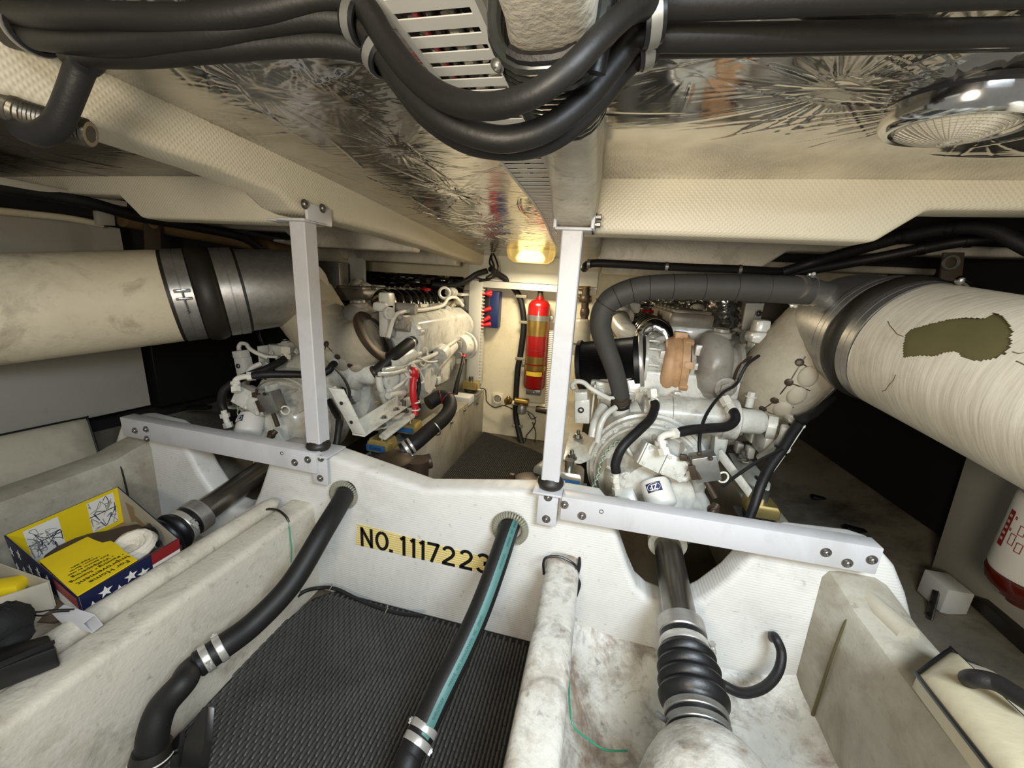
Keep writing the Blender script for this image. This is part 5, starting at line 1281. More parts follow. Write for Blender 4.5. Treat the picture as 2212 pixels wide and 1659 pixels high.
t=wires('bundle of dark wires gathered at the end of the left deck beam',[[A(1062,548,2.7),A(1062,560,2.68),A(1067,575,2.66),A(1064,590,2.68),A(1050,600,2.7)],[A(1066,548,2.7),A(1072,562,2.68),A(1076,580,2.66),A(1068,598,2.68),A(1045,604,2.7),A(1028,600,2.7)],[A(1060,552,2.7),A(1058,570,2.68),A(1070,585,2.66),A(1060,602,2.68),A(1035,608,2.7)]],.007,name='wire_bundle',cat='wires')
t=thing('black_cable','thick black cable sweeping down from the left deck beam','cable',A(990,612,2.7))
G().tube([A(1052,585,2.72),A(1030,592,2.72),A(1010,605,2.7),A(985,615,2.68),A(960,617,2.66),A(935,615,2.64)],.02,seg=12).build('cable_run','rubber',t)
t=thing('ribbed_conduit','white ribbed conduit rising behind the right post','conduit',A(1183,880,2.9))
g=G(); p0,p1=A(1183,885,2.88),A(1193,715,2.88); n=44
g.lathe(p0,p1-p0,[((p1-p0).length*i/(2*n),.022 if i%2 else .026) for i in range(2*n+1)],14); g.build('conduit_run','conduit_white',t,ang=5)
# right of the right post
t=thing('fuel_filter','grey filter bowl with bronze valve on the wall right of the right post','fuel filter',A(1258,720,2.8))
G().lathe(A(1258,688,2.8),(0,0,-1),[(0,.02),(.005,.06),(.02,.07),(.14,.07),(.15,.075),(.17,.075),(.175,.065),(.26,.06),(.27,.0)],28).build('filter_housing','engine_dull',t)
g=G(); g.cyl(A(1262,690,2.8),A(1266,620,2.8),.026,seg=14).cyl(A(1252,646,2.8),A(1278,646,2.8),.022,seg=14).ell(A(1265,646,2.8),(.04,.035,.04),12).ell(A(1263,675,2.8),(.034,.03,.05),12); g.build('valve','bronze',t)
g=G(); g.cyl(A(1264,640,2.82),A(1268,620,2.82),.018,seg=12).cyl(A(1250,623,2.82),A(1276,623,2.82),.016,seg=12).cyl(A(1250,640,2.82),A(1256,645,2.82),.02,seg=12); g.build('pipe','brass',t)
t=thing('yellow_strap','yellow label strip on the wall below the grey filter bowl','label',A(1240,800,2.9))
G().box2(A(1236,855,2.93),A(1243,785,2.9),bev=.003).build('strip','yellow_plate',t)
# ================================================================ sea strainers and their hoses
t=thing('sea_strainer','brown raw water strainer between left engine and cross frame','strainer',A(840,1030,1.42))
c=A(848,1000,1.42); g=G(); g.lathe(c+V((0,0,-.12)),(0,0,1),[(0,.072),(.06,.074),(.12,.078),(.124,.088),(.140,.088),(.144,.07),(.155,.05),(.155,0)],36)
g.build('strainer_pot','bronze',t)
G().box(c+V((-.055,-.02,.012)),(.11,.10,.018),rot=Matrix.Rotation(.4,3,'Z'),bev=.004).build('strainer_lid_arm','bronze',t)
G().cyl(c+V((.03,.02,-.03)),c+V((.14,.10,-.01)),.036,.034,seg=24,bev=.003).build('outlet_spout','bronze',t)
G().lathe(c+V((.105,.03,-.04)),(0,0,-1),[(-.06,.05),(0,.05),(.06,.048),(.11,.03)],20).build('side_chamber','bronze',t)
g=G(); g.hexbolt(c+V((.13,-.03,-.05)),(0,0,1),.010,.02).cyl(c+V((.13,-.03,-.1)),c+V((.13,-.03,-.02)),.006,seg=8); g.build('lid_bolt','bronze',t)
hs=[A(868,975,1.52),A(895,958,1.56),A(930,928,1.65),A(960,902,1.75),A(972,880,1.82),A(968,862,1.86),A(950,857,1.86),A(925,872,1.80)]
t=thing('suction_hose','thick black hose bending from the brown strainer under the left engine','hose',hs[2])
G().tube(hs,[.037]*8,seg=24).build('hose_tube','rubber_matte',t); clamp(hs[0]+dirs(hs[0],hs[1])*.025,dirs(hs[0],hs[1]),.038,.016,t,screw=(.6,-.3,-.7)); clamp(hs[0]+dirs(hs[0],hs[1])*.05,dirs(hs[0],hs[1]),.038,.012,t)
for i in (5,6): G().torus(hs[i],hs[i+1]-hs[i-1],.0385,.002,28,6).build('hose_band','red_dull',t)
G().torus(hs[2]+V((.01,.02,.0)),hs[3]-hs[1],.040,.0035,28,6).build('hose_tie','galv',t)
t=thing('sea_strainer','brown round lidded strainer beside the right post foot','strainer',A(1140,1045,1.38))
c=A(1146,1030,1.42); G().lathe(c+V((0,0,-.03)),(0,0,1),[(-.08,.055),(0,.058),(.004,.068),(.016,.068),(.022,.055),(.024,0)],34).build('strainer_pot','bronze',t)
G().cyl(c+V((.03,.05,-.005)),c+V((.07,.14,.01)),.036,seg=22,bev=.004).build('outlet_spout','grommet',t)
G().box(c+V((-.075,-.01,-.005)),(.025,.02,.02),bev=.004).build('hinge_lug','bronze',t)
# ================================================================ engine mounts
def mount(P,sx,label,col,tape=True,scr='',h=.055):
    t=thing('engine_mount',label,'engine mount',P,'engine mounts'); P=V(P)
    g=G(); rings=[]
    for z,k in ((0,1.0),(h*.75,.96),(h,.80)):
        rings.append([P+V((a*sx*k,b*.05*k,z)) for a,b in ((-1,-.8),(-.88,-1),(.88,-1),(1,-.8),(1,.8),(.88,1),(-.88,1),(-1,.8))])
    g.loft(rings); g.build('mount_housing',col,t)
    G().cyl(P+V((0,0,h)),P+V((0,0,h+.035)),.018,seg=16).build('mount_stud','bolt_steel',t)
    G().lathe(P,(0,0,-1),[(0,.04),(.008,.052),(.02,.05),(.028,.03)],24).build('rubber_base','rubber_brown',t)
    G().box(P+V((0,.0,-.035)),(sx*2.5,.13,.014),bev=.003).build('base_plate','galv',t)
    if tape:
        bt=G().box(P+V((-.004,-.0515,h*.36)),(sx*1.7,.0012,h*.52)).build('blue_label','blue_tape',t)
        if scr: text('label_writing',scr,P+V((-.004,-.0525,h*.36)),(1,0,0),(0,0,1),.026,'ink',bt,sx=.9,ext=.0001)
    return t
mount(A(826,968,1.52),.056,'gold engine mount nearest the cross frame under the left engine','gold',True,'Conic')
mount(A(886,930,1.82),.056,'gold engine mount behind the first one under the left engine','gold',True)
mount(A(1017,838,2.75),.062,'gold engine mount at the far end of the left bearer','gold',False)
mount(A(1226,1040,1.36),.060,'silver engine mount with blue taped label right of the right post','silver_box',True,'Conic',.055)
mount(A(1640,1104,1.40),.050,'gold engine mount behind the right cross bar','gold',False,'',.042)
# bearer top packing under the far mount and bolts along the bearer face
t=thing('packing_block','white packing block under the far engine mount','block',A(1005,855,2.7)); G().box(A(1010,850,2.72)+V((0,0,-.02)),(.13,.3,.06),bev=.004).build('block','panel_white',t)
for x,y in ((1030,872),(1003,886),(975,912)):
    p=AX(x,y,-.884); G().hexbolt(p,(1,0,0),.009,.012).build('bearer_bolt','bolt_steel',bpy.data.objects['trim_18'])
# ================================================================ leads on the left engine
t=thing('starter_lead','red booted battery lead hanging down the left engine side','cable',AX(892,860,-.89))
G().tube([AX(887,800,-.91),AX(893,803,-.90),AX(896,815,-.90)],[.018,.026,.022],seg=12).build('terminal_boot','red_cap',t)
G().tube([AX(895,806,-.90),AX(892,835,-.895),AX(893,860,-.89),AX(897,880,-.885),AX(896,898,-.88)],.017,seg=12).build('red_sleeve','red_cap',t)
G().tube([AX(902,808,-.90),AX(905,835,-.895),AX(901,860,-.89),AX(905,880,-.885)],.012,seg=10).build('black_lead','rubber',t)
for y in (868,884): G().torus(AX(897,y,-.887),(0,0,1),.022,.004,18,6).build('cable_tie','white_wire',t)
t=thing('alternator_lead','black cable with red boot dropping from the left engine alternator','cable',AX(990,820,-.88))
G().tube([AX(1004,760,-.90),AX(1001,772,-.89)],[.020,.012],seg=10,smooth=False).build('terminal_boot','red_cap',t)
G().tube([AX(1001,772,-.89),AX(996,795,-.88),AX(988,825,-.88),AX(983,852,-.88)],[.010,.011,.014,.018],seg=10).build('cable_run','rubber',t)
wires('two thin black leads looping beside the left diagonal strut',[[AX(722,795,-.95),AX(740,815,-.93),AX(752,840,-.92),AX(752,865,-.92),AX(748,885,-.92)],[AX(724,795,-.95),AX(744,818,-.93),AX(756,845,-.92),AX(755,868,-.92)]],.0035)
t=thing('black_cable','thick black cable dropping behind the left post foot','cable',A(735,930,1.22))
G().tube([A(712,865,1.32),A(722,885,1.30),A(733,905,1.27),A(731,930,1.24),A(726,965,1.21),A(722,985,1.20)],[.014,.015,.016,.013,.013,.013],seg=12).build('cable_run','rubber',t)
G().torus(A(733,905,1.27),(0.1,0,1),.0155,.003,16,6).build('cable_tie','grommet',t)
t=thing('slotted_bracket','white slotted strap bracket behind the left post','bracket',A(640,730,1.6))
a,b=A(632,692,1.62),A(664,762,1.62); d=dirs(a,b); q=V((d.z,0,-d.x))
g=G(); w0=.024
for s0,s1,t0,t1 in ((-1,-.35,0,1),(.35,1,0,1),(-1,1,0,.16),(-1,1,.62,1)):
    L=(b-a).length; g.prism([a+d*L*t0+q*w0*s0,a+d*L*t1+q*w0*s0,a+d*L*t1+q*w0*s1,a+d*L*t0+q*w0*s1],(0,.008,0),.001)
g.build('slotted_strap','aluminium_paint',t)
t=thing('drip_hose','thin black hose clipped below the left steel exhaust section','hose',A(600,740,1.7))
G().tube([A(579,705,1.75),A(580,718,1.75),A(592,733,1.74),A(615,755,1.73),A(650,783,1.73)],.016,seg=12).build('hose_tube','rubber',t); clamp(A(579,712,1.75),(0,0,1),.017,.014,t,screw=(1,0,0))
wires('thin black wire dropping behind the left hydraulic hose',[[A(575,735,1.72),A(570,760,1.7),A(567,790,1.68),A(569,812,1.66)],[A(569,812,1.5),A(590,845,1.45),A(612,880,1.42),A(630,905,1.40)]],.004)
# ================================================================ right engine leads
t=thing('black_cable','black cable bundle taped to a white pipe outboard of the right engine','cable',A(1680,980,1.5))
G().tube([A(1800,860,1.62),A(1760,893,1.56),A(1735,905,1.52),A(1712,935,1.48),A(1690,970,1.44),A(1662,1010,1.40),A(1643,1050,1.36),A(1630,1090,1.33),A(1612,1140,1.28),A(1608,1190,1.25)],[.012,.014,.018,.017,.017,.017,.016,.015,.014,.014],seg=12).build('cable_run','rubber',t)
for x,y in ((1727,908),(1686,972),(1643,1040)): G().torus(A(x,y,1.50-(y-908)*.00085),(.6,0,.8),.0195,.0055,18,6).build('tape_wrap','rubber_bellows',t)
G().tube([A(1734,922,1.53),A(1710,958,1.49),A(1688,990,1.46),A(1655,1036,1.42)],.0055,seg=8).build('white_pipe','white_wire',t)
wires('thin black control cable crossing to the shift block on the right gearbox',[[A(1690,970,1.42),A(1640,995,1.36),A(1590,1028,1.30),A(1562,1050,1.25)]],.0055)
wires('thin black cable looping from the right turbo down to the gearbox',[[A(1640,768,1.62),A(1612,790,1.6),A(1590,830,1.58),A(1560,850,1.5),A(1532,885,1.42),A(1518,915,1.36),A(1511,950,1.30),A(1512,980,1.27),A(1517,1003,1.25)]],.0058)
wires('red brown sheathed lead curling behind the right turbo elbow',[[A(1652,768,1.66),A(1622,772,1.66),A(1598,790,1.66),A(1587,815,1.66),A(1588,840,1.66)]],.006,'bronze')
# black pads below the tanks
for s,L in ((1,((1705,1022),(1790,1082),(1868,1150))),(-1,((350,905),(430,880)))):
    for i,(x,y) in enumerate(L):
        q=AX(x,y,1.25 if s>0 else -2.2); tt=thing('tank_pad','black pad under the %s tank, %s'%('right' if s>0 else 'left',['nearest the engine','middle of three','nearest the panel'][i] if s>0 else ['nearest the panel','nearest the engine'][i]),'pad',q)
        G().box(q,(.16,.035,.022),rot=Matrix.Rotation(.12*s,3,'Y'),bev=.006).build('rubber_pad','rubber_bellows',tt)
# ================================================================ hoses high on the right and left
for lab,L,r in (('black hose clipped along the second cross beam on the right',[(1262,580,1.66),(1270,572,1.62),(1300,569,1.60),(1440,576,1.60),(1600,582,1.6),(1690,586,1.62),(1740,575,1.6)],.0165),
    ('upper black hose rising to the right edge above the exhaust pipe',[(1690,588,1.60),(1760,566,1.55),(1850,540,1.42),(1950,512,1.28),(2060,492,1.16),(2140,497,1.09),(2230,540,1.03)],.020),
    ('lower black hose rising to the right edge above the exhaust pipe',[(1700,592,1.62),(1800,574,1.57),(1900,556,1.5),(1990,538,1.42),(2090,520,1.33),(2230,512,1.25)],.020)):
    t=thing('black_hose',lab,'hose',ray(*L[2][:2])*L[2][2]); G().tube([ray(x,y)*z for x,y,z in L],r,seg=14).build('hose_tube','rubber',t)
    if 'clipped' in lab:
        for x in (1271,1439,1597): p=ray(x,570 if x<1300 else 576 if x<1500 else 582)*1.6; G().lathe(p+V((-.005,0,0)),(1,0,0),[(0,.0175),(0,.019),(.012,.019),(.012,.0175)],20,False).build('hose_clip','galv',t)
    else:
        for f in (3,4): p=ray(*L[f][:2])*L[f][2]; G().lathe(p-V((.008,0,0)),ray(*L[f+1][:2])*L[f+1][2]-p,[(0,.0205),(0,.024),(.018,.024),(.018,.0205)],20,False).build('hose_clip','rubber_bellows',t)
# shelf edges and pipes high on the left
t=thing('shelf_edge','dim pale ledge high on the left under the deckhead','ledge',AX(150,410,-2.0))
G().prism([AX(-60,370,-2.0),AX(275,435,-2.0),AX(275,447,-2.0),AX(-60,388,-2.0)],(-.05,0,0),.003).build('ledge_strip','panel_grey',t)
t=thing('black_hose','black hose along the pale ledge high on the left','hose',AX(250,440,-2.02)); G().tube([AX(-60,395,-2.03),AX(100,420,-2.02),AX(200,440,-2.0),AX(300,468,-2.0),AX(420,490,-2.0),AX(520,512,-2.0),AX(560,535,-2.0)],.022,seg=12).build('hose_tube','rubber',t)
t=thing('cream_pipe','thin cream pipe along the top of the left grey panel','pipe',AX(100,465,-2.25)); G().tube([AX(-60,450,-2.26),AX(60,462,-2.26),AX(150,472,-2.26),AX(220,485,-2.26)],.014,seg=12).build('pipe_run','panel_cream',t)
t=thing('brown_pipe','brown pipe running forward above the left exhaust pipe','pipe',AX(400,500,-2.2)); G().tube([AX(262,468,-2.2),AX(380,492,-2.2),AX(500,515,-2.2),AX(640,548,-2.2)],.045,seg=16).build('pipe_run','copper_pipe',t)
t=thing('hanger_plate','dark drilled hanger plate above the left exhaust coupling','bracket',AX(330,520,-2.1))
g=G(); g.prism([AX(312,473,-2.1),AX(346,480,-2.1),AX(350,575,-2.1),AX(318,570,-2.1)],(-.012,0,0),.002); g.build('plate','dark_wood',t)
G().lathe(AX(331,483,-2.095),(1,0,0),[(0,.022),(.002,.022),(.002,0)],20,False).build('plate_hole','copper_pipe',t)
t=thing('end_bracket','pale angled end bracket at the top of the left grey panel','bracket',AX(235,480,-2.2)); G().prism([AX(210,455,-2.2),AX(247,458,-2.2),AX(250,488,-2.2),AX(215,486,-2.2)],(-.03,0,0),.003).build('plate','panel_grey',t)
# hanger right
t=thing('hanger_plate','dark drilled hanger plate above the right exhaust pipe','bracket',A(2055,570,1.75)); G().prism([A(2040,545,1.75),A(2085,545,1.75),A(2078,610,1.75),A(2032,605,1.75)],(0,.012,0),.002).build('plate','dark_wood',t)
G().torus(A(2054,567,1.73),(0,1,0),.022,.005,20,6).build('plate_hole','galv',t)
# ================================================================ things behind the engines
t=thing('steel_box','stainless box behind the left post at engine height','box',A(722,600,2.3)); G().box2(A(688,650,2.4),A(752,568,2.5),bev=.006).build('box_body','steel',t)
t=thing('upright_board','white upright panel behind the left engine','panel',A(772,600,2.6)); G().box2(A(755,645,2.6),A(790,555,2.63),bev=.003).build('panel_sheet','panel_white',t)
g=G(); rg2=np.random.default_rng(2)
def crumple(name,label,a,b,Y_,m,cat,amp=.012,n=28):
    p,q=A(*a,Y_),A(*b,Y_); vs=[];fs=[]
    for i in range(n+1):
        for j in range(n+1): vs.append((p.x+(q.x-p.x)*i/n,Y_+rg2.normal()*amp,q.z+(p.z-q.z)*j/n))
    for i in range(n):
        for j in range(n): k=i*(n+1)+j; fs.append((k,k+n+1,k+n+2,k+1))
    o=G().add(vs,fs).build(name,m,ang=25,cat=cat); o['label']=label
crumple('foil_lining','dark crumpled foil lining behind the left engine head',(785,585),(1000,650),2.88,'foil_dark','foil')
crumple('foil_lining','bright crumpled foil lining behind the right engine head',(1375,640),(1540,705),2.75,'foil_bright','foil',.015)
t=thing('foil_duct','silver foil wrapped duct standing behind the right turbo','duct',A(1562,690,2.3))
p0,p1=A(1560,760,2.3),A(1566,630,2.3); n=30; rings=[]
for i in range(n+1):
    c=p0+(p1-p0)*(i/n); rings.append([c+V((math.cos(a),math.sin(a),0))*(.082+.003*rg2.normal()) for a in [2*math.pi*k/30 for k in range(30)]])
G().loft(rings).build('foil_wrap','foil_bright',t,ang=20)
t=thing('panel_strip','white upright strip with a drilled flat bar behind the right turbo','panel',A(1625,720,2.2)); G().prism([A(1612,655,2.25),A(1652,655,2.25),A(1620,780,2.25),A(1590,780,2.25)],(0,.02,0),.002).build('panel_strip','panel_white',t)
G().prism([A(1634,670,2.22),A(1648,670,2.22),A(1622,770,2.22),A(1608,770,2.22)],(0,.01,0),.002).build('flat_bar','aluminium_paint',t)
for x,y in ((1639,677),(1632,707),(1626,737)): G().button(A(x,y,2.215),(0,-1,0),.010,.010).build('bar_screw','bolt_steel',t)
t=thing('grey_panel','grey brown panel behind the right cloth elbow','panel',A(1680,740,2.3)); G().prism([A(1650,600,2.35),A(1760,600,2.35),A(1740,850,2.35),A(1622,850,2.35)],(0,.02,0),.002).build('panel_sheet','dark_wood',t)
# ================================================================ box of rags and neighbours
def zquad(L,Z): return [AZ(x,y,Z) for x,y in L]
rim=zquad([(8,1157),(255,1051),(386,1163),(166,1292)],-.80); P1,P2,P3,P4=rim
t=thing('rag_box','yellow lidded rag box printed with stars and stripes in the left bay','box',(P1+P3)/2+V((0,0,-.13)))
dz=V((0,0,-.14)); cen=(P1+P2+P3+P4)/4
def low(p): return p+dz+(cen-p)*.04
def wall(a,b,name,m,inner=None,mi='card_white'):
    n=((b-a).cross(dz)).normalized(); 
    if n.dot(cen-a)<0: n=-n
    o=G().prism([a,b,low(b),low(a)],n*.0025).build(name,m,t)
    if inner: G().prism([a+n*.003,b+n*.003,low(b)+n*.003,low(a)+n*.003],n*.0006).build(inner,mi,o)
    return o,n
wb,nb=wall(P1,P2,'back_wall','navy','printed_lining','yellow')
we,ne=wall(P2,P3,'end_wall','navy','plain_lining','card_white')
wf,nf=wall(P4,P3,'front_wall','navy','plain_lining','card_brown')
wl,nl=wall(P1,P4,'end_wall','navy','plain_lining','card_brown')
G().prism([low(p)+V((0,0,.004)) for p in (P1,P2,P3,P4)],(0,0,-.004)).build('bottom','card_brown',t)
def star(g,c,r,R_,U_,n):
    pts=[]
    for k in range(10):
        a=math.pi/2+k*math.pi/5; q=r if k%2==0 else r*.42; pts.append(c+R_*q*math.cos(a)+U_*q*math.sin(a))
    g.prism(pts,n*.0005)
def onwall(a,b,u,v,n): p=a+(b-a)*u; return p+(low(p)-p)*v-n*.0012
for (a,b,n,w_,L) in ((P1,P4,nl,wl,[(.06,.3),(.06,.7),(.2,.2),(.2,.6),(.34,.35),(.34,.75),(.48,.22),(.48,.6),(.62,.2)]),(P4,P3,nf,wf,[(.1,.35),(.1,.75),(.22,.2),(.22,.6),(.34,.35),(.34,.75),(.46,.2),(.46,.6),(.58,.3)])):
    Rr=(b-a).normalized(); Uu=(-dz).normalized()
    for u_,v_ in L:
        g=G(); star(g,onwall(a,b,u_,v_,n),.016,Rr,Uu,-n); g.build('star','paper_white',w_)
for (a,b,n,w_,u0,u1) in ((P4,P3,nf,wf,.68,1.0),(P1,P4,nl,wl,.72,1.0)):
    for k in range(4):
        v0=k*.25; g=G().prism([onwall(a,b,u0,v0,n),onwall(a,b,u1,v0,n),onwall(a,b,u1,v0+.25,n),onwall(a,b,u0,v0+.25,n)],-n*.0003); g.build('stripe','red_dull' if k%2==0 else 'paper_white',w_)
# line-drawing panels on the inner back wall
for u0,u1 in ((.12,.40),(.66,.93)):
    a=P1;b=P2; n=nb; f=lambda u,v:(lambda p:p+(low(p)-p)*v+n*.0042)(a+(b-a)*u)
    pn=G().prism([f(u0,.08),f(u1,.08),f(u1,.86),f(u0,.86)],n*.0004).build('picture_panel','paper_white',wb)
    for k in range(16):
        u=u0+(u1-u0)*rnd.random(); v=.12+.68*rnd.random(); pts=[f(min(u1-.01,max(u0+.01,u+rnd.uniform(-.07,.07))),min(.83,max(.1,v+rnd.uniform(-.2,.2))))+n*.0006 for _ in range(4)]
        G().tube(pts,.0012,seg=4).build('picture_line','print_grey' if k%3 else 'navy',pn)
    for v in (.45,): G().prism([f(u0,v),f(u1,v),f(u1,v+.02),f(u0,v+.02)],n*.0008).build('picture_rule','ink',pn)
# brown arrow-like mark on the end wall
f=lambda u,v:(lambda p:p+(low(p)-p)*v+ne*.0042)(P2+(P3-P2)*u)
G().prism([f(.14,.25),f(.30,.18),f(.30,.40),f(.52,.40),f(.52,.28),f(.60,.28),f(.60,.78),f(.52,.78),f(.52,.55),f(.30,.55),f(.22,.70)],ne*.0005).build('brown_mark','card_brown',we)
# yellow torn lid with upside-down printing
ld=zquad([(86,1215),(190,1163),(205,1170),(222,1176),(240,1172),(255,1180),(270,1195),(297,1213),(168,1291)],-.793)
G().prism([p+V((0,0,.006)) for p in ld],(0,0,-.003)).build('torn_lid','yellow',t)
a_,b_=AZ(250,1205,-.79),AZ(185,1240,-.79); tr_=dirs(a_,b_); upv=V((tr_.y,-tr_.x,0))
upv=V((0,0,1)).cross(tr_)
cc=AZ(213,1226,-.786)
for k,(s,sz) in enumerate((('For Home',.020),('Improvement',.020),('• Painting • Staining',.0145),('• Wallpapering',.0145),('Para decorar su casa',.010),('• Pintura • Barniz',.009),('• Papel tapiz',.009))):
    off=(.040,.020,-.001,-.018,-.034,-.048,-.060)[k]
    text('lid_print',s,cc+upv*off,tr_,upv,sz,'ink',t,ext=.0003)
t=thing('white_rag','folded white cloth bundle lying in the rag box','rag',AZ(285,1185,-.80))
c=AZ(290,1182,-.815); g=G(); 
for i,(r,h) in enumerate(((.044,.0),(.044,.008),(.030,-.002),(.018,-.004))): g.torus(c+V((-.004*i,0,h)),(.15,-.35,1),r*.9,.011,28,8,wob=.12)
g.ell(c+V((0,0,-.006)),(.04,.04,.012),16); g.ell(c+V((-.05,.04,-.015)),(.06,.04,.024),18); g.build('rag_fold','rag',t)
t=thing('rag_pile','dark brown heap of rags inside the rag box','rags',cen+dz)
g=G(); rg3=np.random.default_rng(9)
for k in range(7): g.ell(cen+dz*.72+(P2-P1)*rg3.uniform(-.28,.28)+(P4-P1)*rg3.uniform(-.25,.25),(.10,.10,.035),14)
o=g.build('rag_heap','foam_brown',t,kind='stuff')
# white carton left of it
Z=-.80; q=zquad([(-60,1212),(104,1256),(112,1330),(-70,1330)],Z)
t=thing('carton','open white carton left of the rag box','box',q[0])
c0=AZ(-70,1195,Z);c1=AZ(103,1256,Z);c2=AZ(-40,1302,Z);c3=AZ(-160,1260,Z)
dzz=V((0,0,-.10))
for a,b,nm in ((c0,c1,'carton_side'),(c1,c2,'carton_side'),(c2,c3,'carton_side'),(c3,c0,'carton_side')):
    n=(b-a).cross(dzz).normalized(); G().prism([a,b,b+dzz,a+dzz],n*.003).build(nm,'card_white',t)
G().prism([c+dzz for c in (c0,c1,c2,c3)],(0,0,-.003)).build('carton_bottom','card_white',t)
t=thing('yellow_packet','yellow wrapped packet inside the white carton','packet',AZ(5,1268,-.82)); G().box(AZ(2,1270,-.825),(.09,.05,.03),rot=Matrix.Rotation(.6,3,'Z'),bev=.008).build('packet','yellow',t)
# square aluminium offcut
Z=-.785
e=[AZ(178,1347,Z-.018),AZ(204,1327,Z+.004),AZ(223,1350,Z-.020),AZ(199,1368,Z-.042)]
d=AZ(122,1330,Z)-AZ(190,1352,Z)
t=thing('aluminium_offcut','short square aluminium tube lying on the left keel stringer','tube',e[0])
m_=sum(e,V((0,0,0)))/4; inn=[m_+(p-m_)*.86 for p in e]; f2=[p+d for p in e]; i2=[p+d for p in inn]
g=G(); g.loft([inn,e,f2,i2,inn],False); g.build('square_tube','aluminium_paint',t)
# black bag, tray and cord
t=thing('black_bag','black cloth bundle at the left edge above the black tray','bag',AZ(10,1350,-.74)); g=G(); g.ell(AZ(5,1350,-.765),(.046,.045,.045),24).ell(AZ(38,1342,-.77),(.024,.024,.034),14).ell(AZ(30,1375,-.785),(.03,.03,.02),14); rb=np.random.default_rng(5); g.v=[tuple(V(p)+V(rb.normal(size=3))*.0014) for p in g.v]; g.build('bag_cloth','black_matte',t)
for L in ([(52,1318),(80,1322),(110,1318),(160,1316)],[(52,1326),(90,1330),(120,1322),(150,1320)]): G().tube([AZ(x,y,-.77) for x,y in L],.0016,seg=6).build('draw_cord','black_plastic',t)
t=thing('black_tray','black plastic tray at the lower left edge on the keel stringer','tray',AZ(40,1440,-.80))
k0,k1,k2,k3=AZ(-80,1420,-.77),AZ(105,1368,-.77),AZ(122,1398,-.77),AZ(-80,1475,-.77)
g=G(); g.prism([k0,k1,k2,k3],(0,0,-.05),.006); g.build('tray_body','black_plastic',t)
G().prism([k3+V((.01,.01,.0)),k2+V((-.01,.0,.0)),k2+V((-.008,.004,.004)),k3+V((.012,.014,.004))],(0,0,.01),.001).build('tray_rim','black_plastic',t)
# ================================================================ cushions
def cushion(name,label,quad,nrm,th,m,pip='black_plastic'):
    t=thing(name,label,'cushion',sum(quad,V((0,0,0)))/4); n=V(nrm).normalized(); N=14; vs=[];fs=[]
    a,b,c,d=quad
    def P(u,v,h): return (a*(1-u)+b*u)*(1-v)+(d*(1-u)+c*u)*v+n*h
    top=[];bot=[]
    for i in range(N+1):
        for j in range(N+1):
            u,v=i/N,j/N; e=min(u,1-u,v,1-v); h=th*(.55+.45*min(1,(e/.22))**.5); top.append(P(u,v,h)); bot.append(P(u,v,-th*.1))
    vs=top+bot; k=(N+1)**2
    for i in range(N):
        for j in range(N):
            q=i*(N+1)+j; fs+=[(q,q+N+1,q+N+2,q+1),(q+k,q+k+1,q+k+N+2,q+k+N+1)]
    for i in range(N):
        for q0,q1 in ((i*(N+1),(i+1)*(N+1)),(i*(N+1)+N,(i+1)*(N+1)+N),(i,i+1),(N*(N+1)+i,N*(N+1)+i+1)): fs.append((q0,q1,q1+k,q0+k))
    G().add(vs,fs).build('padded_cover',m,t,ang=50)
    G().tube([P(u,v,th*.56) for u,v in ((0.03,0),(.5,-.005),(.97,0),(1,.03),(1.005,.5),(1,.97),(.97,1),(.5,1.005),(.03,1),(0,.97),(-.005,.5),(0,.03),(.03,0))],.0045,seg=7,n=4).build('piping',pip,t)
    return t
cushion('cushion','cream cushion with dark piping leaning on the left grey panel',[AX(-120,965,-2.12),AX(178,903,-2.12),AX(208,1000,-2.02),AX(-120,1110,-2.02)],(1,0,.25),.05,'vinyl_white')
ct=cushion('cushion','cream vinyl cushion with black piping and handle at the lower right edge',[AZ(1972,1480,-.70),AZ(2046,1424,-.70),AZ(2420,1800,-.62),AZ(2230,1830,-.62)],(0,0,1),.045,'vinyl_cream')
ct2=cushion('cushion','crumpled cream cushion flap beyond the piped cushion at the right edge',[AZ(2040,1425,-.71),AZ(2110,1455,-.71),AZ(2420,1640,-.66),AZ(2400,1790,-.66)],(0,0,1),.03,'vinyl_white')
G().tube([AZ(2095,1478,-.64),AZ(2092,1468,-.62),AZ(2112,1466,-.60),AZ(2150,1474,-.59),AZ(2190,1497,-.585),AZ(2240,1530,-.58)],[.010,.013,.014,.014,.014,.014],seg=14).build('handle','rubber',ct2)
# ================================================================ right edge: separator filter, block, hinge
t=thing('separator_filter','white spin-on filter with red printing and amber bowl at the right edge','filter',A(2205,1290,.86))
c=ray(2270,1185)*.98; ax=V((0.02,.04,-1)).normalized()
c0=c+V((0,0,.13)); G().lathe(c0,ax,[(0,.03),(.0,.080),(.01,.084),(.215,.084),(.225,.08),(.225,0)],40).build('filter_can','filter_white',t)
G().lathe(c0,ax,[(.226,.083),(.232,.085),(.262,.078),(.285,.060),(.295,.035),(.31,.03),(.315,0)],40).build('amber_bowl','amber',t)
def can(a,b): 
    n=(-(c0)).normalized(); n=(n-ax*n.dot(ax)).normalized(); q=ax.cross(n); return c0+ax*a+(n*math.cos(b)+q*math.sin(b))*.0848,(n*math.cos(b)+q*math.sin(b))
def canpatch(a0,a1,b0,b1,m,name,off=0):
    vs=[];fs=[]
    for i in range(2):
        for j in range(5): p,n=can(a0+(a1-a0)*i,b0+(b1-b0)*j/4); vs.append(p+n*off)
    for j in range(4): fs.append((j,j+1,j+6,j+5))
    G().add(vs,fs).build(name,m,t)
canpatch(.05,.155,1.12,.92,'red_dull','red_label')
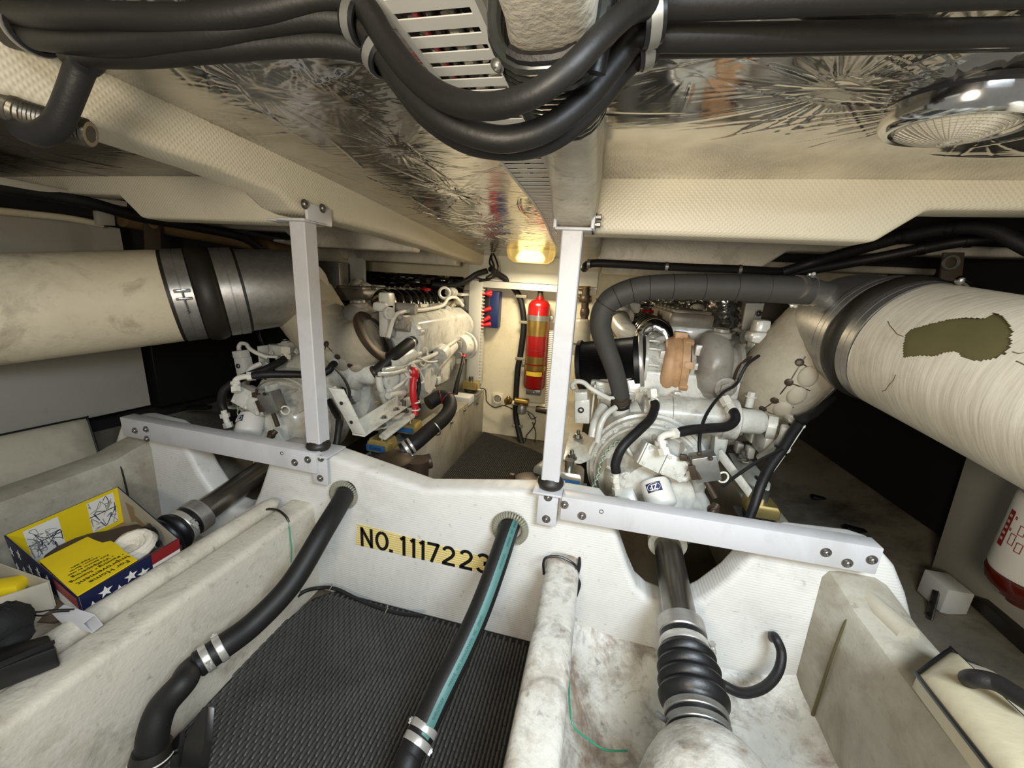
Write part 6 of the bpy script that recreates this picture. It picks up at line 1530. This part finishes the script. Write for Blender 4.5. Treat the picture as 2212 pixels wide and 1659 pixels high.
for k in range(5): canpatch(.062+k*.017,.070+k*.017,1.08,.97,'card_white','label_symbol',.0004)
for a0,b0,a1,b1 in ((.075,.66,.10,.50),(.105,.80,.135,.64),(.12,.58,.145,.42),(.06,.86,.066,.80),(.095,.90,.101,.84)):
    for (p0,p1,p2,p3) in ((a0,a0+.002,b0,b1),(a1,a1+.002,b0,b1),(a0,a1,b0,b0-.02),(a0,a1,b1,b1+.02)): canpatch(p0,p1,p2,p3,'red_dull','label_line',.0002)
q=[AX(2088,985,1.30),AX(2010,1232,1.30),AX(2240,1395,1.30),AX(2240,1060,1.30)]
for o in list(bpy.data.objects):
    if o.name=='side_panel.001': bpy.data.objects.remove(o)
G().prism(q,(.03,0,0),.002).build('side_panel','panel_grey',None,'cream panel below the right exhaust pipe at the right edge',cat='panel')
t=thing('hinge_block','white wooden block with steel hinge plate below the right panel','block',A(2040,1290,1.2))
b0=AX(2040,1280,1.22); G().box(b0,(.07,.10,.09),bev=.004).build('block','panel_white',t)
G().prism([AX(2015,1268,1.19),AX(2030,1270,1.19),AX(2012,1340,1.14),AX(1998,1335,1.14)],(.006,0,0),.001).build('hinge_plate','bolt_steel',t)
for f in (.15,.5,.85): p=AX(2022,1269,1.188)*(1-f)+AX(2005,1337,1.138)*f; G().lathe(p,(-1,-.2,0),[(0,.007),(.002,.007),(.002,0)],12,False).build('hinge_screw','rubber_brown',t)
t=thing('gap_shade_strip','dark strip standing in for the shaded gap below the right panel','strip',AX(2150,1350,1.3)); G().prism([AX(2085,1296,1.27),AX(2240,1440,1.27),AX(2240,1400,1.27),AX(2110,1290,1.27)],(.05,0,0),.002).build('strip','rubber_brown',t)  # no solid part here: dark strip painted in as the shade of a gap
t=thing('cover_strip','tan half-round cover strip on the right outer stringer','strip',AZ(1900,1325,-.74))
a,b=AZ(1858,1282,-.742),AZ(1962,1374,-.742); G().tube([a,a+(b-a)*.1,(a+b)/2,b],[.012,.024,.026,.026],seg=18).build('cover','vinyl_white',t)
